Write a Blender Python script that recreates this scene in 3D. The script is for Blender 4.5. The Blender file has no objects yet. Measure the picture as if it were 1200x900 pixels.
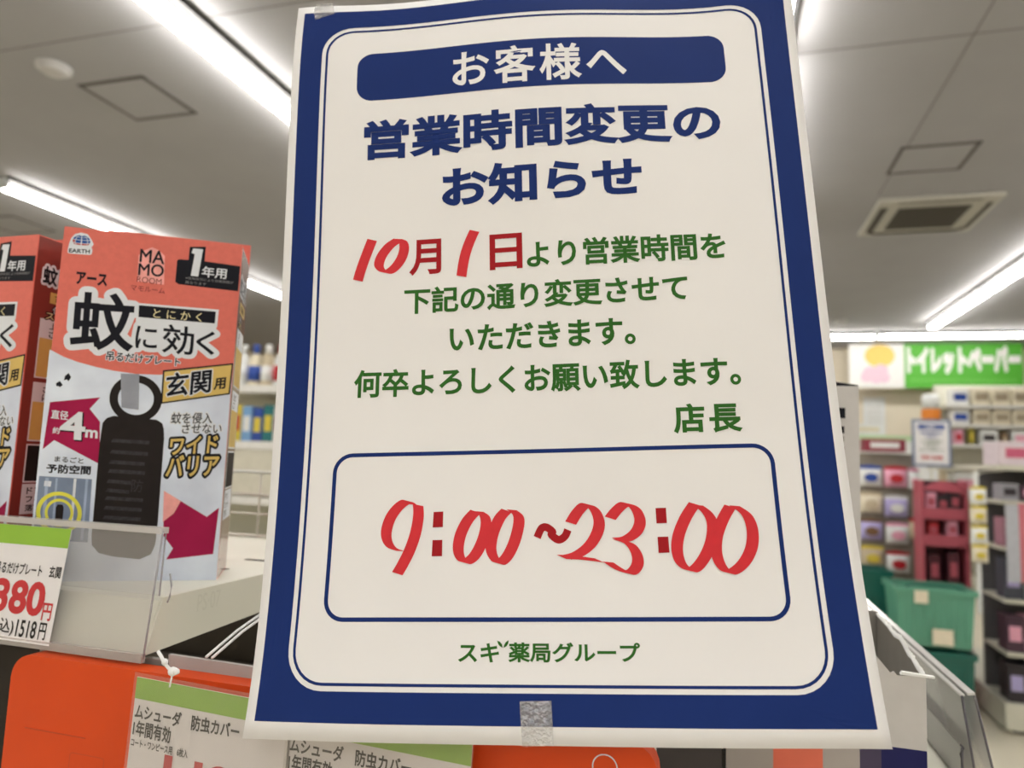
import bpy, bmesh, math, random
import numpy as np
from mathutils import Vector, Matrix

random.seed(4)
SC = bpy.context.scene
COL = SC.collection

# ------------------------------------------------------------------ camera, world, exposure
F_PX = 831.0
CAM = np.array([0.0, 0.0, 1.45])
YAW, PITCH, ROLL = [math.radians(a) for a in (16.2, 6.15, 2.1)]
FWD = np.array([-math.sin(YAW) * math.cos(PITCH), math.cos(YAW) * math.cos(PITCH), math.sin(PITCH)])
RT = np.cross(FWD, [0, 0, 1.0]); RT /= np.linalg.norm(RT)
UP = np.cross(RT, FWD)
RT, UP = math.cos(ROLL) * RT + math.sin(ROLL) * UP, -math.sin(ROLL) * RT + math.cos(ROLL) * UP
cd = bpy.data.cameras.new('camera'); cam = bpy.data.objects.new('camera', cd); COL.objects.link(cam)
cd.sensor_width = 36.0; cd.lens = 36.0 * F_PX / 1200.0
cd.clip_start = 0.02; cd.clip_end = 100
cd.dof.use_dof = True; cd.dof.focus_distance = 0.368; cd.dof.aperture_fstop = 8.0
m = Matrix.Identity(4)
for i in range(3):
    m[i][0] = RT[i]; m[i][1] = UP[i]; m[i][2] = -FWD[i]; m[i][3] = CAM[i]
cam.matrix_world = m
SC.camera = cam
SC.view_settings.view_transform = 'Standard'; SC.view_settings.look = 'None'
SC.view_settings.gamma = 1.0; SC.view_settings.use_curve_mapping = False
SC.view_settings.exposure = 0.0
TUBE_STRENGTH = 42.0
TUBE_COLOR = (1.0, 0.955, 0.885)
w = bpy.data.worlds.new('world'); SC.world = w; w.use_nodes = True
w.node_tree.nodes['Background'].inputs[0].default_value = (1.0, 0.95, 0.88, 1)
w.node_tree.nodes['Background'].inputs[1].default_value = 0.05

# ------------------------------------------------------------------ materials
def lin(c):
    c /= 255.0
    return c / 12.92 if c <= 0.04045 else ((c + 0.055) / 1.055) ** 2.4
WHITE = [lin(v) for v in (228, 221, 211)]
def alb(rgb, top=0.80):
    return tuple(min(0.9, max(0.004, lin(v) / wv * top)) for v, wv in zip(rgb, WHITE))
MATS = {}
def mat(name, rgb, rough=0.55, spec=0.4, vary=0.05, scale=40.0, metal=0.0, coat=0.0, bump=0.0, bscale=60.0, top=0.80):
    if name in MATS: return MATS[name]
    M = bpy.data.materials.new(name); M.use_nodes = True
    nt = M.node_tree; b = nt.nodes['Principled BSDF']
    col = alb(rgb, top)
    tc = nt.nodes.new('ShaderNodeTexCoord'); nz = nt.nodes.new('ShaderNodeTexNoise')
    nz.inputs['Scale'].default_value = scale; nz.inputs['Detail'].default_value = 3
    nt.links.new(tc.outputs['Object'], nz.inputs['Vector'])
    rp = nt.nodes.new('ShaderNodeValToRGB')
    rp.color_ramp.elements[0].position = .3; rp.color_ramp.elements[1].position = .7
    rp.color_ramp.elements[0].color = (*[v * (1 - vary) for v in col], 1)
    rp.color_ramp.elements[1].color = (*[min(.95, v * (1 + vary)) for v in col], 1)
    nt.links.new(nz.outputs['Fac'], rp.inputs['Fac']); nt.links.new(rp.outputs['Color'], b.inputs['Base Color'])
    b.inputs['Roughness'].default_value = rough; b.inputs['Specular IOR Level'].default_value = spec
    b.inputs['Metallic'].default_value = metal; b.inputs['Coat Weight'].default_value = coat
    b.inputs['Coat Roughness'].default_value = .12
    if bump:
        n2 = nt.nodes.new('ShaderNodeTexNoise'); n2.inputs['Scale'].default_value = bscale
        nt.links.new(tc.outputs['Object'], n2.inputs['Vector'])
        bp = nt.nodes.new('ShaderNodeBump'); bp.inputs['Strength'].default_value = bump; bp.inputs['Distance'].default_value = .002
        nt.links.new(n2.outputs['Fac'], bp.inputs['Height']); nt.links.new(bp.outputs['Normal'], b.inputs['Normal'])
    MATS[name] = M
    return M
def clear(name, tint=(1, 1, 1), gloss=0.08, rough=0.08, haze=0.0, bump=0.0, bscale=300.0):
    if name in MATS: return MATS[name]
    M = bpy.data.materials.new(name); M.use_nodes = True
    nt = M.node_tree; nt.nodes.clear()
    o = nt.nodes.new('ShaderNodeOutputMaterial'); t = nt.nodes.new('ShaderNodeBsdfTransparent'); t.inputs[0].default_value = (*tint, 1)
    g = nt.nodes.new('ShaderNodeBsdfGlossy'); g.inputs['Roughness'].default_value = rough
    d = nt.nodes.new('ShaderNodeBsdfDiffuse'); d.inputs[0].default_value = (.82, .81, .81, 1)
    mh = nt.nodes.new('ShaderNodeMixShader'); mh.inputs[0].default_value = haze
    nt.links.new(t.outputs[0], mh.inputs[1]); nt.links.new(d.outputs[0], mh.inputs[2])
    fr = nt.nodes.new('ShaderNodeLayerWeight'); pw = nt.nodes.new('ShaderNodeMath'); pw.operation = 'POWER'; pw.inputs[1].default_value = 5.0
    nt.links.new(fr.outputs['Facing'], pw.inputs[0])
    ad = nt.nodes.new('ShaderNodeMath'); ad.operation = 'MULTIPLY_ADD'; ad.inputs[1].default_value = .6; ad.inputs[2].default_value = gloss * .6; ad.use_clamp = True
    nt.links.new(pw.outputs[0], ad.inputs[0])
    mx = nt.nodes.new('ShaderNodeMixShader'); nt.links.new(ad.outputs[0], mx.inputs[0])
    nt.links.new(mh.outputs[0], mx.inputs[1]); nt.links.new(g.outputs[0], mx.inputs[2]); nt.links.new(mx.outputs[0], o.inputs[0])
    if bump:
        tc = nt.nodes.new('ShaderNodeTexCoord'); n2 = nt.nodes.new('ShaderNodeTexNoise'); n2.inputs['Scale'].default_value = bscale
        nt.links.new(tc.outputs['Object'], n2.inputs['Vector'])
        bp = nt.nodes.new('ShaderNodeBump'); bp.inputs['Strength'].default_value = bump; bp.inputs['Distance'].default_value = .004
        nt.links.new(n2.outputs['Fac'], bp.inputs['Height']); nt.links.new(bp.outputs['Normal'], g.inputs['Normal'])
    MATS[name] = M
    return M
def emit(name, color, strength):
    if name in MATS: return MATS[name]
    M = bpy.data.materials.new(name); M.use_nodes = True
    nt = M.node_tree; nt.nodes.clear()
    o = nt.nodes.new('ShaderNodeOutputMaterial'); e = nt.nodes.new('ShaderNodeEmission')
    e.inputs[0].default_value = (*color, 1); e.inputs[1].default_value = strength
    nt.links.new(e.outputs[0], o.inputs[0]); MATS[name] = M
    return M
def ceiling_mat():
    M = mat('ceiling_paint', (156, 151, 147), .85, .1, .02, 3.0)
    return M

# ------------------------------------------------------------------ mesh helpers
class MB:
    """collects polygons of one mesh"""
    def __init__(s): s.v = []; s.f = []; s.mi = []; s.sm = []; s.mats = []
    def m(s, M):
        if M not in s.mats: s.mats.append(M)
        return s.mats.index(M)
    def add(s, vs, fs, M, smooth=False):
        o = len(s.v); k = s.m(M); s.v += [tuple(float(c) for c in p) for p in vs]
        for f in fs: s.f.append([i + o for i in f]); s.mi.append(k); s.sm.append(smooth)
        return s
    def box(s, x0, x1, y0, y1, z0, z1, M, bev=0.0):
        if x1 < x0: x0, x1 = x1, x0
        if y1 < y0: y0, y1 = y1, y0
        if z1 < z0: z0, z1 = z1, z0
        bm = bmesh.new(); bmesh.ops.create_cube(bm, size=1.0)
        for v in bm.verts:
            v.co = Vector((x0 + (v.co.x + .5) * (x1 - x0), y0 + (v.co.y + .5) * (y1 - y0), z0 + (v.co.z + .5) * (z1 - z0)))
        b = min(bev, .45 * min(x1 - x0, y1 - y0, z1 - z0))
        if b > 0: bmesh.ops.bevel(bm, geom=bm.edges[:], offset=b, segments=2, affect='EDGES', profile=.7)
        bm.verts.index_update()
        s.add([v.co[:] for v in bm.verts], [[v.index for v in f.verts] for f in bm.faces], M); bm.free()
        return s
    def lathe(s, cx, cy, prof, M, n=20):
        vs = []; fs = []
        for r, z in prof:
            for k in range(n):
                a = 2 * math.pi * k / n; vs.append((cx + r * math.cos(a), cy + r * math.sin(a), z))
        for i in range(len(prof) - 1):
            for k in range(n):
                fs.append([i * n + k, i * n + (k + 1) % n, (i + 1) * n + (k + 1) % n, (i + 1) * n + k])
        fs.append(list(range(n))[::-1]); fs.append([(len(prof) - 1) * n + k for k in range(n)])
        return s.add(vs, fs, M, True)
    def tube(s, pts, r, M, n=8):
        pts = [Vector(p) for p in pts]; vs = []; fs = []
        for i, p in enumerate(pts):
            t = (pts[min(i + 1, len(pts) - 1)] - pts[max(i - 1, 0)]).normalized()
            a = t.cross(Vector((0, 0, 1)))
            if a.length < 1e-3: a = t.cross(Vector((1, 0, 0)))
            a.normalize(); b = t.cross(a)
            for k in range(n):
                q = 2 * math.pi * k / n; vs.append(p + a * (r * math.cos(q)) + b * (r * math.sin(q)))
        for i in range(len(pts) - 1):
            for k in range(n):
                fs.append([i * n + k, i * n + (k + 1) % n, (i + 1) * n + (k + 1) % n, (i + 1) * n + k])
        fs.append(list(range(n))[::-1]); fs.append([(len(pts) - 1) * n + k for k in range(n)])
        return s.add(vs, fs, M, True)
    def prism(s, pts, fn, h0, h1, M):
        """outline pts (a, b) pushed from height h0 to h1 through fn(a, b, h)"""
        n = len(pts)
        vs = [fn(a, b, h0) for a, b in pts] + [fn(a, b, h1) for a, b in pts]
        fs = [list(range(n))[::-1], [n + k for k in range(n)]] + [[k, (k + 1) % n, n + (k + 1) % n, n + k] for k in range(n)]
        return s.add(vs, fs, M)
    def flat(s, pts, fn, h, M):
        return s.add([fn(a, b, h) for a, b in pts], [list(range(len(pts)))], M)
    def build(s, name, parent=None, smooth_fix=True):
        me = bpy.data.meshes.new(name); me.from_pydata(s.v, [], s.f)
        for M in s.mats: me.materials.append(M)
        me.polygons.foreach_set('material_index', s.mi); me.polygons.foreach_set('use_smooth', s.sm)
        if smooth_fix and len(s.f) < 4000:
            bm = bmesh.new(); bm.from_mesh(me); bmesh.ops.recalc_face_normals(bm, faces=bm.faces[:]); bm.to_mesh(me); bm.free()
        me.update()
        o = bpy.data.objects.new(name, me); COL.objects.link(o)
        if parent: o.parent = parent
        return o
def tag(o, label=None, cat=None, group=None, kind=None):
    for k, v in (('label', label), ('category', cat), ('group', group), ('kind', kind)):
        if v: o[k] = v
    return o
def thing(name, label, cat, loc=(0, 0, 0), rz=0.0, group=None):
    o = bpy.data.objects.new(name, None); COL.objects.link(o); o.empty_display_size = .05
    o.location = loc; o.rotation_euler = (0, 0, rz)
    return tag(o, label, cat, group)
def struct(mb, name): return tag(mb.build(name), kind='structure')
def copy_tree(o, parent=None):
    c = o.copy(); COL.objects.link(c)
    if parent: c.parent = parent
    for ch in list(o.children): copy_tree(ch, c)
    return c

GLY = {}; NBASE = {}
def glyphs(body, weight=0.0, spacing=1.0, res=4):
    """flat outline polygons of a line of writing, thickened by weight: points, faces, bounding box of the unweighted writing"""
    key = (body, weight, spacing, res)
    if key in GLY: return GLY[key]
    cu = bpy.data.curves.new('line', 'FONT'); cu.body = body; cu.size = 1.0; cu.resolution_u = res; cu.space_character = spacing
    o = bpy.data.objects.new('line', cu); COL.objects.link(o); bpy.context.view_layer.update()
    me = bpy.data.meshes.new_from_object(o.evaluated_get(bpy.context.evaluated_depsgraph_get()))
    p = [tuple(v.co[:2]) for v in me.vertices]; f = [list(q.vertices) for q in me.polygons]
    bpy.data.objects.remove(o); bpy.data.curves.remove(cu); bpy.data.meshes.remove(me)
    p0 = np.array(p); NBASE[key] = len(p)
    if weight > 0:
        cnt = {}
        for q in f:
            for a, b in zip(q, q[1:] + q[:1]):
                cnt.setdefault((min(a, b), max(a, b)), []).append((a, b))
        edges = [e[0] for e in cnt.values() if len(e) == 1]; nxt = {}
        for a, b in edges: nxt.setdefault(a, []).append(b)
        def nrm(a, b):
            d = p0[b] - p0[a]; l = np.hypot(*d)
            return np.array([-d[1], d[0]]) / l if l > 1e-9 else None
        rnd = weight > .055
        for a, b in edges:
            n1 = nrm(a, b)
            if n1 is None: continue
            k = len(p); n_ = n1 * weight
            p += [tuple(p0[a] + n_), tuple(p0[a] - n_), tuple(p0[b] - n_), tuple(p0[b] + n_)]; f.append([k, k + 1, k + 2, k + 3])
            for c in nxt.get(b, []):
                n2 = nrm(b, c)
                if n2 is None: continue
                cs = float(n1 @ n2)
                if cs > .9999: continue
                if rnd or cs < -.6:
                    if cs < .97:
                        k = len(p); p += [tuple(p0[b] + weight * np.array([math.cos(q), math.sin(q)])) for q in np.linspace(0, 2 * math.pi, 15)[:-1]]; f.append(list(range(k, k + 14)))
                        continue
                mv = (n1 + n2) / (1 + cs) * weight
                for sg in (1, -1):
                    k = len(p); p += [tuple(p0[b]), tuple(p0[b] + sg * n1 * weight), tuple(p0[b] + sg * mv), tuple(p0[b] + sg * n2 * weight)]; f.append([k, k + 1, k + 2, k + 3])
    GLY[key] = (np.array(p), f, (p0[:, 0].min(), p0[:, 0].max(), p0[:, 1].min(), p0[:, 1].max()))
    return GLY[key]
def write(mb, body, tl, tr, bl, fn, h, M, weight=0.0, spacing=1.0, res=4, stag=.00003):
    """fit a line of writing into the parallelogram tl, tr, bl and lay it through fn(a, b, h)"""
    p, f, (x0, x1, y0, y1) = glyphs(body, weight, spacing, res)
    tl, tr, bl = np.array(tl, float), np.array(tr, float), np.array(bl, float)
    s = (p[:, :1] - x0) / (x1 - x0); t = (y1 - p[:, 1:]) / (y1 - y0)
    q = tl + s * (tr - tl) + t * (bl - tl)
    hs = np.full(len(q), float(h)); lev = 0.0
    for j, fc in enumerate(f):          # overlapping strokes lie a hair apart
        if weight > 0 and fc[-1] - fc[0] == len(fc) - 1 and fc[0] >= NBASE[(body, weight, spacing, res)]: hs[fc] = h - stag * (1 + j % 13) / 14
    mb.add([fn(a, b, c) for (a, b), c in zip(q, hs)], f, M)
    return mb
def wbox(mb, body, u0, u1, v0, v1, fn, h, M, weight=0.0, spacing=1.0):
    return write(mb, body, (u0, v0), (u1, v0), (u0, v1), fn, h, M, weight, spacing)
def rrect(u0, u1, v0, v1, r, n=8, sub=24):
    """perimeter of a rounded rectangle with subdivided sides"""
    pts = []
    for cx, cy, a0, (ex, ey) in ((u1 - r, v0 + r, -90, (u1, v1 - r)), (u1 - r, v1 - r, 0, (u0 + r, v1)), (u0 + r, v1 - r, 90, (u0, v0 + r)), (u0 + r, v0 + r, 180, (u1 - r, v0))):
        for k in range(n + 1):
            a = math.radians(a0 + 90 * k / n); pts.append((cx + r * math.cos(a), cy + r * math.sin(a)))
        sx, sy = pts[-1]
        for k in range(1, sub): pts.append((sx + (ex - sx) * k / sub, sy + (ey - sy) * k / sub))
    return pts
def ring(mb, outer, inner, fn, h, M, rad=1):
    n = len(outer); vs = []; fs = []
    for j in range(rad + 1):
        t = j / rad
        for (a, b), (c, d) in zip(outer, inner): vs.append(fn(a + (c - a) * t, b + (d - b) * t, h))
    for j in range(rad):
        for k in range(n): fs.append([j * n + k, j * n + (k + 1) % n, (j + 1) * n + (k + 1) % n, (j + 1) * n + k])
    mb.add(vs, fs, M)
def filled(mb, u0, u1, v0, v1, r, fn, h, M, nu=60, nv=8):
    us = [u0 + r * (1 - math.cos(math.pi / 2 * k / 10)) for k in range(11)]
    us += [u0 + r + (u1 - u0 - 2 * r) * k / nu for k in range(1, nu)] + [u0 + u1 - a for a in us[::-1]]
    vs = []; fs = []
    for a in us:
        e = max(0.0, (u0 + r) - a, a - (u1 - r)); ins = r - math.sqrt(max(0, r * r - e * e))
        for j in range(nv + 1): vs.append(fn(a, v0 + ins + (v1 - v0 - 2 * ins) * j / nv, h))
    for i in range(len(us) - 1):
        for j in range(nv): fs.append([i * (nv + 1) + j, (i + 1) * (nv + 1) + j, (i + 1) * (nv + 1) + j + 1, i * (nv + 1) + j + 1])
    mb.add(vs, fs, M)

# ------------------------------------------------------------------ the shop's shell
ZC = 3.465
X0, X1, Y0, Y1 = -9.0, 8.0, -6.5, 12.5
CEIL = ceiling_mat()
struct(MB().box(X0, X1, Y0, Y1, -.1, 0, mat('floor_vinyl', (226, 213, 186), .35, .4, .05, 2.0)), 'floor')
struct(MB().box(X0, X1, Y0, Y1, ZC, ZC + .1, CEIL), 'ceiling')
WALLM = mat('wall_paint', (232, 216, 190), .8, .2, .02, 2.0)
struct(MB().box(X0, X1, Y1, Y1 + .1, 0, ZC, WALLM), 'wall_back')
struct(MB().box(X0, X1, Y0 - .1, Y0, 0, ZC, WALLM), 'wall_front')
struct(MB().box(X0 - .1, X0, Y0, Y1, 0, ZC, WALLM), 'wall_left')
struct(MB().box(X1, X1 + .1, Y0, Y1, 0, ZC, WALLM), 'wall_right')
SEAM = mat('ceiling_seam', (122, 116, 110), .9, .1)
for n, a in enumerate([(-8.9, -1.0, 2.585, 2.593), (0.0, 7.9, 3.49, 3.498), (1.12, 1.127, -6, 5.5)]):
    struct(MB().box(a[0], a[1], a[2], a[3], ZC - .0015, ZC, SEAM), 'trim_%d' % (n + 1))

# ceiling lights: a batten housing with two tubes and end sockets
HOUS = mat('lamp_housing', (52, 50, 48), .6, .2); SOCK = mat('lamp_socket', (205, 205, 200), .5, .3)
TUBE = emit('lamp_tube', TUBE_COLOR, TUBE_STRENGTH)
L = 2.05
TUBE1 = emit('lamp_tube_single', TUBE_COLOR, 38.0)
def make_light(single=False):
    t = thing('ceiling_light', 'ceiling light', 'ceiling light')
    h = MB(); pr = [(-.085, 0), (-.08, -.026), (.08, -.026), (.085, 0)] if not single else [(-.045, 0), (-.04, -.038), (.04, -.038), (.045, 0)]
    h.prism(pr, lambda a, b, q: (a, q, b), -L / 2 + .012, L / 2 - .012, HOUS); h.build('housing', t)
    for s in ((0,) if single else (-1, 1)):
        k = MB(); k.tube([(s * .036, -L / 2 + .03, -.07), (s * .036, L / 2 - .03, -.07)], .026 if single else .0145, TUBE1 if single else TUBE, 12); k.build('tube', t)
    for s in (-1, 1):
        e = MB(); y = s * (L / 2 - .02); e.box(-.055, .055, y - .014, y + .014, -.09, -.001, SOCK, .004); e.build('socket', t)
    return t
LPROTO = make_light(); LUSED = [False]
def put_light(x, y, rz, label, group=None):
    o = LPROTO if not LUSED[0] else copy_tree(LPROTO); LUSED[0] = True
    o.location = (x, y, ZC); o.rotation_euler = (0, 0, rz); o['label'] = label
    if group: o['group'] = group
    elif 'group' in o: del o['group']
G = 'twin tube ceiling lights in rows'
LIT = [(-2.395, 3.01, 'bright twin tube ceiling light running into the upper left edge of the poster'),
       (.25, 2.42, 'twin tube ceiling light showing as a sliver beside the upper right corner of the poster'),
       (-5.27, 4.945, 'twin tube ceiling light running from the left frame edge down behind the product boxes'),
       (-5.27, 6.995, 'twin tube ceiling light glimpsed between the salmon box and the poster'),
       (2.73, 9.365, 'twin tube ceiling light on the right, the piece ending at the crosswise light'),
       (2.73, 7.315, 'twin tube ceiling light leaving the picture at the right edge below the air conditioner')]
for x, y, lb in LIT: put_light(x, y, 0, lb, G)
CPROTO = make_light(True); CPROTO['label'] = 'long crosswise single tube ceiling light right above the green hanging sign'; CPROTO['group'] = 'crosswise ceiling lights at the far end'
CPROTO.location = (3.215, 11.05, ZC); CPROTO.rotation_euler = (0, 0, math.pi / 2)
c_ = copy_tree(CPROTO); c_.location = (1.165, 11.05, ZC); c_['label'] = 'short visible piece of crosswise single tube ceiling light touching the poster edge'
for i, x in enumerate((-5.27, -2.395, .25, 2.73)):
    for y in (-4.3, -2.2, -.1, 2.0 if i in (0, 3) else None, 4.5 if i in (1, 2, 3) else None, 7.5 if i in (1, 2) else None):
        if y is not None: put_light(x, y, 0, 'twin tube ceiling light of the rows overhead, out of the picture', G)

# ceiling hatches, smoke detector, air conditioner
HFR = mat('hatch_frame', (84, 78, 72), .6, .3)
def hatch(x0, x1, y0, y1, label):
    t = thing('ceiling_hatch', label, 'ceiling hatch', ((x0 + x1) / 2, (y0 + y1) / 2, ZC), 0, 'ceiling access hatches')
    a, b = (x1 - x0) / 2, (y1 - y0) / 2; f = MB()
    for q in ((-a, a, -b, -b + .02), (-a, a, b - .02, b), (-a, -a + .02, -b, b), (a - .02, a, -b, b)): f.box(*q, -.006, 0, HFR)
    f.build('frame', t); MB().box(-a + .022, a - .022, -b + .022, b - .022, -.004, 0, CEIL).build('panel', t)
hatch(-3.47, -3.02, 2.95, 3.38, 'square ceiling hatch beside the smoke detector, upper left')
hatch(1.09, 1.53, 4.69, 5.11, 'square ceiling hatch in front of the ceiling air conditioner')
hatch(-6.55, -6.06, 4.65, 5.1, 'faint ceiling hatch at the left edge below the lit tube')
PLW = mat('white_plastic', (226, 220, 210), .4, .4)
PLC = mat('grey_white_plastic', (178, 172, 164), .5, .3)
t = thing('smoke_detector', 'round white smoke detector on the ceiling beside the square hatch, upper left', 'smoke detector', (-3.43, 2.77, ZC))
MB().lathe(0, 0, [(.02, -.04), (.055, -.04), (.07, -.03), (.075, -.02)], PLC).build('sensor', t)
MB().lathe(0, 0, [(.075, -.02), (.088, -.018), (.088, 0)], PLC).build('base', t)
t = thing('ceiling_sensor', 'small round white sensor on the far ceiling just right of the poster', 'ceiling sensor', (1.58, 10.1, ZC))
MB().lathe(0, 0, [(.03, -.05), (.06, -.04), (.075, -.015), (.075, 0)], PLC).build('dome', t)
t = thing('air_conditioner', 'square ceiling cassette air conditioner with dark grille, upper right', 'air conditioner', (1.55, 5.98, ZC)); t.scale = (.9, .9, 1)
ACM = mat('cassette_panel', (172, 165, 150), .5, .3); DK = mat('dark_grille', (62, 56, 48), .6, .3)
a = .455; MB().box(-a, a, -a, a, -.03, 0, ACM, .012).build('panel', t)
def slot(x0, x1, y0, y1):
    MB().box(x0, x1, y0, y1, -.034, -.029, DK, .002).build('air_outlet', t)
slot(-.3, .3, .355, .415); slot(-.3, .3, -.40, -.385); slot(-.415, -.355, -.3, .3); slot(.375, .41, -.3, .3)
for sx in (-1, 1):
    cnr = MB(); n = 6; po = []
    for k in range(n + 1):
        q = math.pi / 2 * k / n; po.append((.3 + .11 * math.sin(q), .3 + .11 * math.cos(q)))
    for k in range(n, -1, -1):
        q = math.pi / 2 * k / n; po.append((.3 + .06 * math.sin(q), .3 + .06 * math.cos(q)))
    cnr.prism([(sx * p, q) for p, q in po], lambda p, q, h: (p, q, h), -.034, -.029, DK); cnr.build('air_outlet', t)
g = MB(); g.box(-.27, .27, -.27, .27, -.036, -.028, DK)
for k in range(9): g.box(-.26, .26, -.25 + k * .0625 - .006, -.25 + k * .0625 + .006, -.04, -.034, mat('grille_bar', (86, 80, 70), .6, .3))
g.build('intake_grille', t)

# ------------------------------------------------------------------ the poster (curled sheet: smooth surface fitted to image pixels at its true size, 297 x 420 mm)
IDX = [(0, 0), (0, 1), (0, 2), (0, 3), (0, 4), (0, 5), (1, 0), (1, 1), (1, 2), (1, 3), (1, 4), (1, 5), (2, 0), (2, 1), (2, 2), (2, 3), (2, 4), (2, 5), (3, 0), (3, 1), (3, 2), (3, 3), (3, 4), (4, 0), (4, 1), (4, 2), (4, 3), (5, 0), (5, 1), (5, 2), (6, 0), (6, 1)]
CF = np.array([[0.017038, -0.036467, 0.381811], [0.002126, 0.203425, -0.050293], [-0.000634, -0.001476, -0.005227], [-0.000485, -0.001473, -0.005086], [2.2e-05, 3.1e-05, 0.000582], [-2.4e-05, -0.000173, -0.000178], [0.147769, -0.004809, -0.013302], [-0.000268, -0.000579, -0.002627], [0.000346, 0.000346, 0.001666], [-4.9e-05, -3e-05, 8.3e-05], [-0.000101, -0.000486, -0.001711], [0.000184, 0.000249, 0.00082], [0.000118, 0.000415, 0.001335], [7e-05, -0.000189, -0.000122], [0.000121, 0.000513, 0.001365], [0.00024, 0.000552, 0.001997], [-0.000176, -0.000237, -0.000952], [1.5e-05, 0.000142, 0.000248], [3.1e-05, 4.2e-05, 0.00045], [-1.7e-05, 3.6e-05, 9.7e-05], [-0.000282, -0.000563, -0.002327], [0.00014, 0.000237, 0.000885], [5.6e-05, 0.000372, 0.000962], [-8.5e-05, -0.000271, -0.001029], [0.000261, 0.000804, 0.002735], [-0.000154, -0.000365, -0.001116], [-1.1e-05, -0.000177, -0.000355], [-5.9e-05, -0.000116, -0.00049], [3.6e-05, 1.1e-05, 0.000129], [-4.2e-05, -5.8e-05, -9.7e-05], [2e-05, 7.6e-05, 0.000339], [-0.000113, -0.0004, -0.001215]])
NU, NV = 6, 5
PW, PH = .297, .420
def cheb(x, n):
    p = [np.ones_like(x), x]
    for k in range(1, n): p.append(((2 * k + 1) * x * p[k] - k * p[k - 1]) / (k + 1))
    return p
def sheet(u, v):
    A = cheb(np.array([2 * u / PW - 1]), NU); B = cheb(np.array([2 * v / PH - 1]), NV)
    c = sum(A[i][0] * B[j][0] * CF[k] for k, (i, j) in enumerate(IDX))
    return CAM + RT * c[0] - UP * c[1] + FWD * c[2]
PO = sheet(PW / 2, PH)
def paper(a, b, h):
    """a, b in mm from the sheet's upper left corner, h metres off the paper"""
    u, v = a / 1000, b / 1000
    p = sheet(u, v); e = .002
    n = np.cross(sheet(u + e, v) - p, sheet(u, v - e) - p); n /= np.linalg.norm(n)
    return p + n * h - PO
poster = thing('poster', 'large white notice poster with thick blue border and red handwritten opening hours', 'poster', tuple(PO))
PAPER = mat('paper', (229, 222, 214), .6, .2, .012, 14.0, bump=.06, bscale=16.0)
INKB = mat('blue_ink', (19, 42, 98), .6, .15, .03); INKG = mat('green_ink', (46, 96, 34), .6, .15, .03)
INKR = mat('red_ink', (158, 24, 30), .6, .15, .03); MARK = mat('red_marker', (202, 34, 42), .45, .35, .06, 160.0)
pm = MB(); NX, NY = 36, 48; vs = []; fs = []
for side, h in ((0, 0.0), (1, -.00025)):
    for j in range(NY + 1):
        for i in range(NX + 1): vs.append(paper(297 * i / NX, 420 * j / NY, h))
K = (NX + 1) * (NY + 1); idx = lambda i, j, s: s * K + j * (NX + 1) + i
for j in range(NY):
    for i in range(NX):
        fs.append([idx(i, j, 0), idx(i, j + 1, 0), idx(i + 1, j + 1, 0), idx(i + 1, j, 0)])
        fs.append([idx(i, j, 1), idx(i + 1, j, 1), idx(i + 1, j + 1, 1), idx(i, j + 1, 1)])
for i in range(NX):
    fs.append([idx(i, 0, 0), idx(i + 1, 0, 0), idx(i + 1, 0, 1), idx(i, 0, 1)]); fs.append([idx(i, NY, 0), idx(i, NY, 1), idx(i + 1, NY, 1), idx(i + 1, NY, 0)])
for j in range(NY):
    fs.append([idx(0, j, 0), idx(0, j, 1), idx(0, j + 1, 1), idx(0, j + 1, 0)]); fs.append([idx(NX, j, 0), idx(NX, j + 1, 0), idx(NX, j + 1, 1), idx(NX, j, 1)])
pm.add(vs, fs, PAPER, True); sh = pm.build('paper_sheet', poster, False)
E1, E2, E3 = .00012, .0002, .00028
b = MB(); ring(b, rrect(4.7, 292.3, 5.4, 412.3, .3), rrect(18, 278.7, 18.9, 398.4, 19), paper, E1, INKB, 5); bord = b.build('border', poster, False)
b = MB(); ring(b, rrect(20.4, 276.3, 21.3, 396, 16.6), rrect(21.8, 274.9, 22.7, 394.6, 15.2), paper, E1, INKB); b.build('inner_border', bord, False)
b = MB(); filled(b, 40.1, 256.7, 39.2, 71.5, 9.5, paper, E1, INKB); tbar = b.build('title_bar', poster, False)
b = MB(); ring(b, rrect(34.5, 262.5, 281.3, 366.6, 10.5), rrect(36.6, 260.4, 283.4, 364.5, 8.4), paper, E1, INKB); b.build('hours_frame', sh, False)
b = MB(); wbox(b, 'お客様へ', 98.6, 199.2, 43.6, 67.6, paper, E2, PAPER, .02, 1.18); b.build('greeting_lettering', tbar, False)
b = MB(); wbox(b, '営業時間変更の', 46.4, 249.6, 85.3, 109.0, paper, E2, INKB, .035)
wbox(b, 'お知らせ', 93, 203.8, 118.9, 141.6, paper, E2, INKB, .038); b.build('heading_lettering', sh, False)
b = MB(); wbox(b, '月', 73.9, 90.9, 161, 180.6, paper, E2, INKR, .026); b.build('red_character', sh, False)
b = MB(); wbox(b, '日', 119.6, 136.8, 160.9, 180.6, paper, E2, INKR, .022); b.build('red_character', sh, False)
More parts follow.
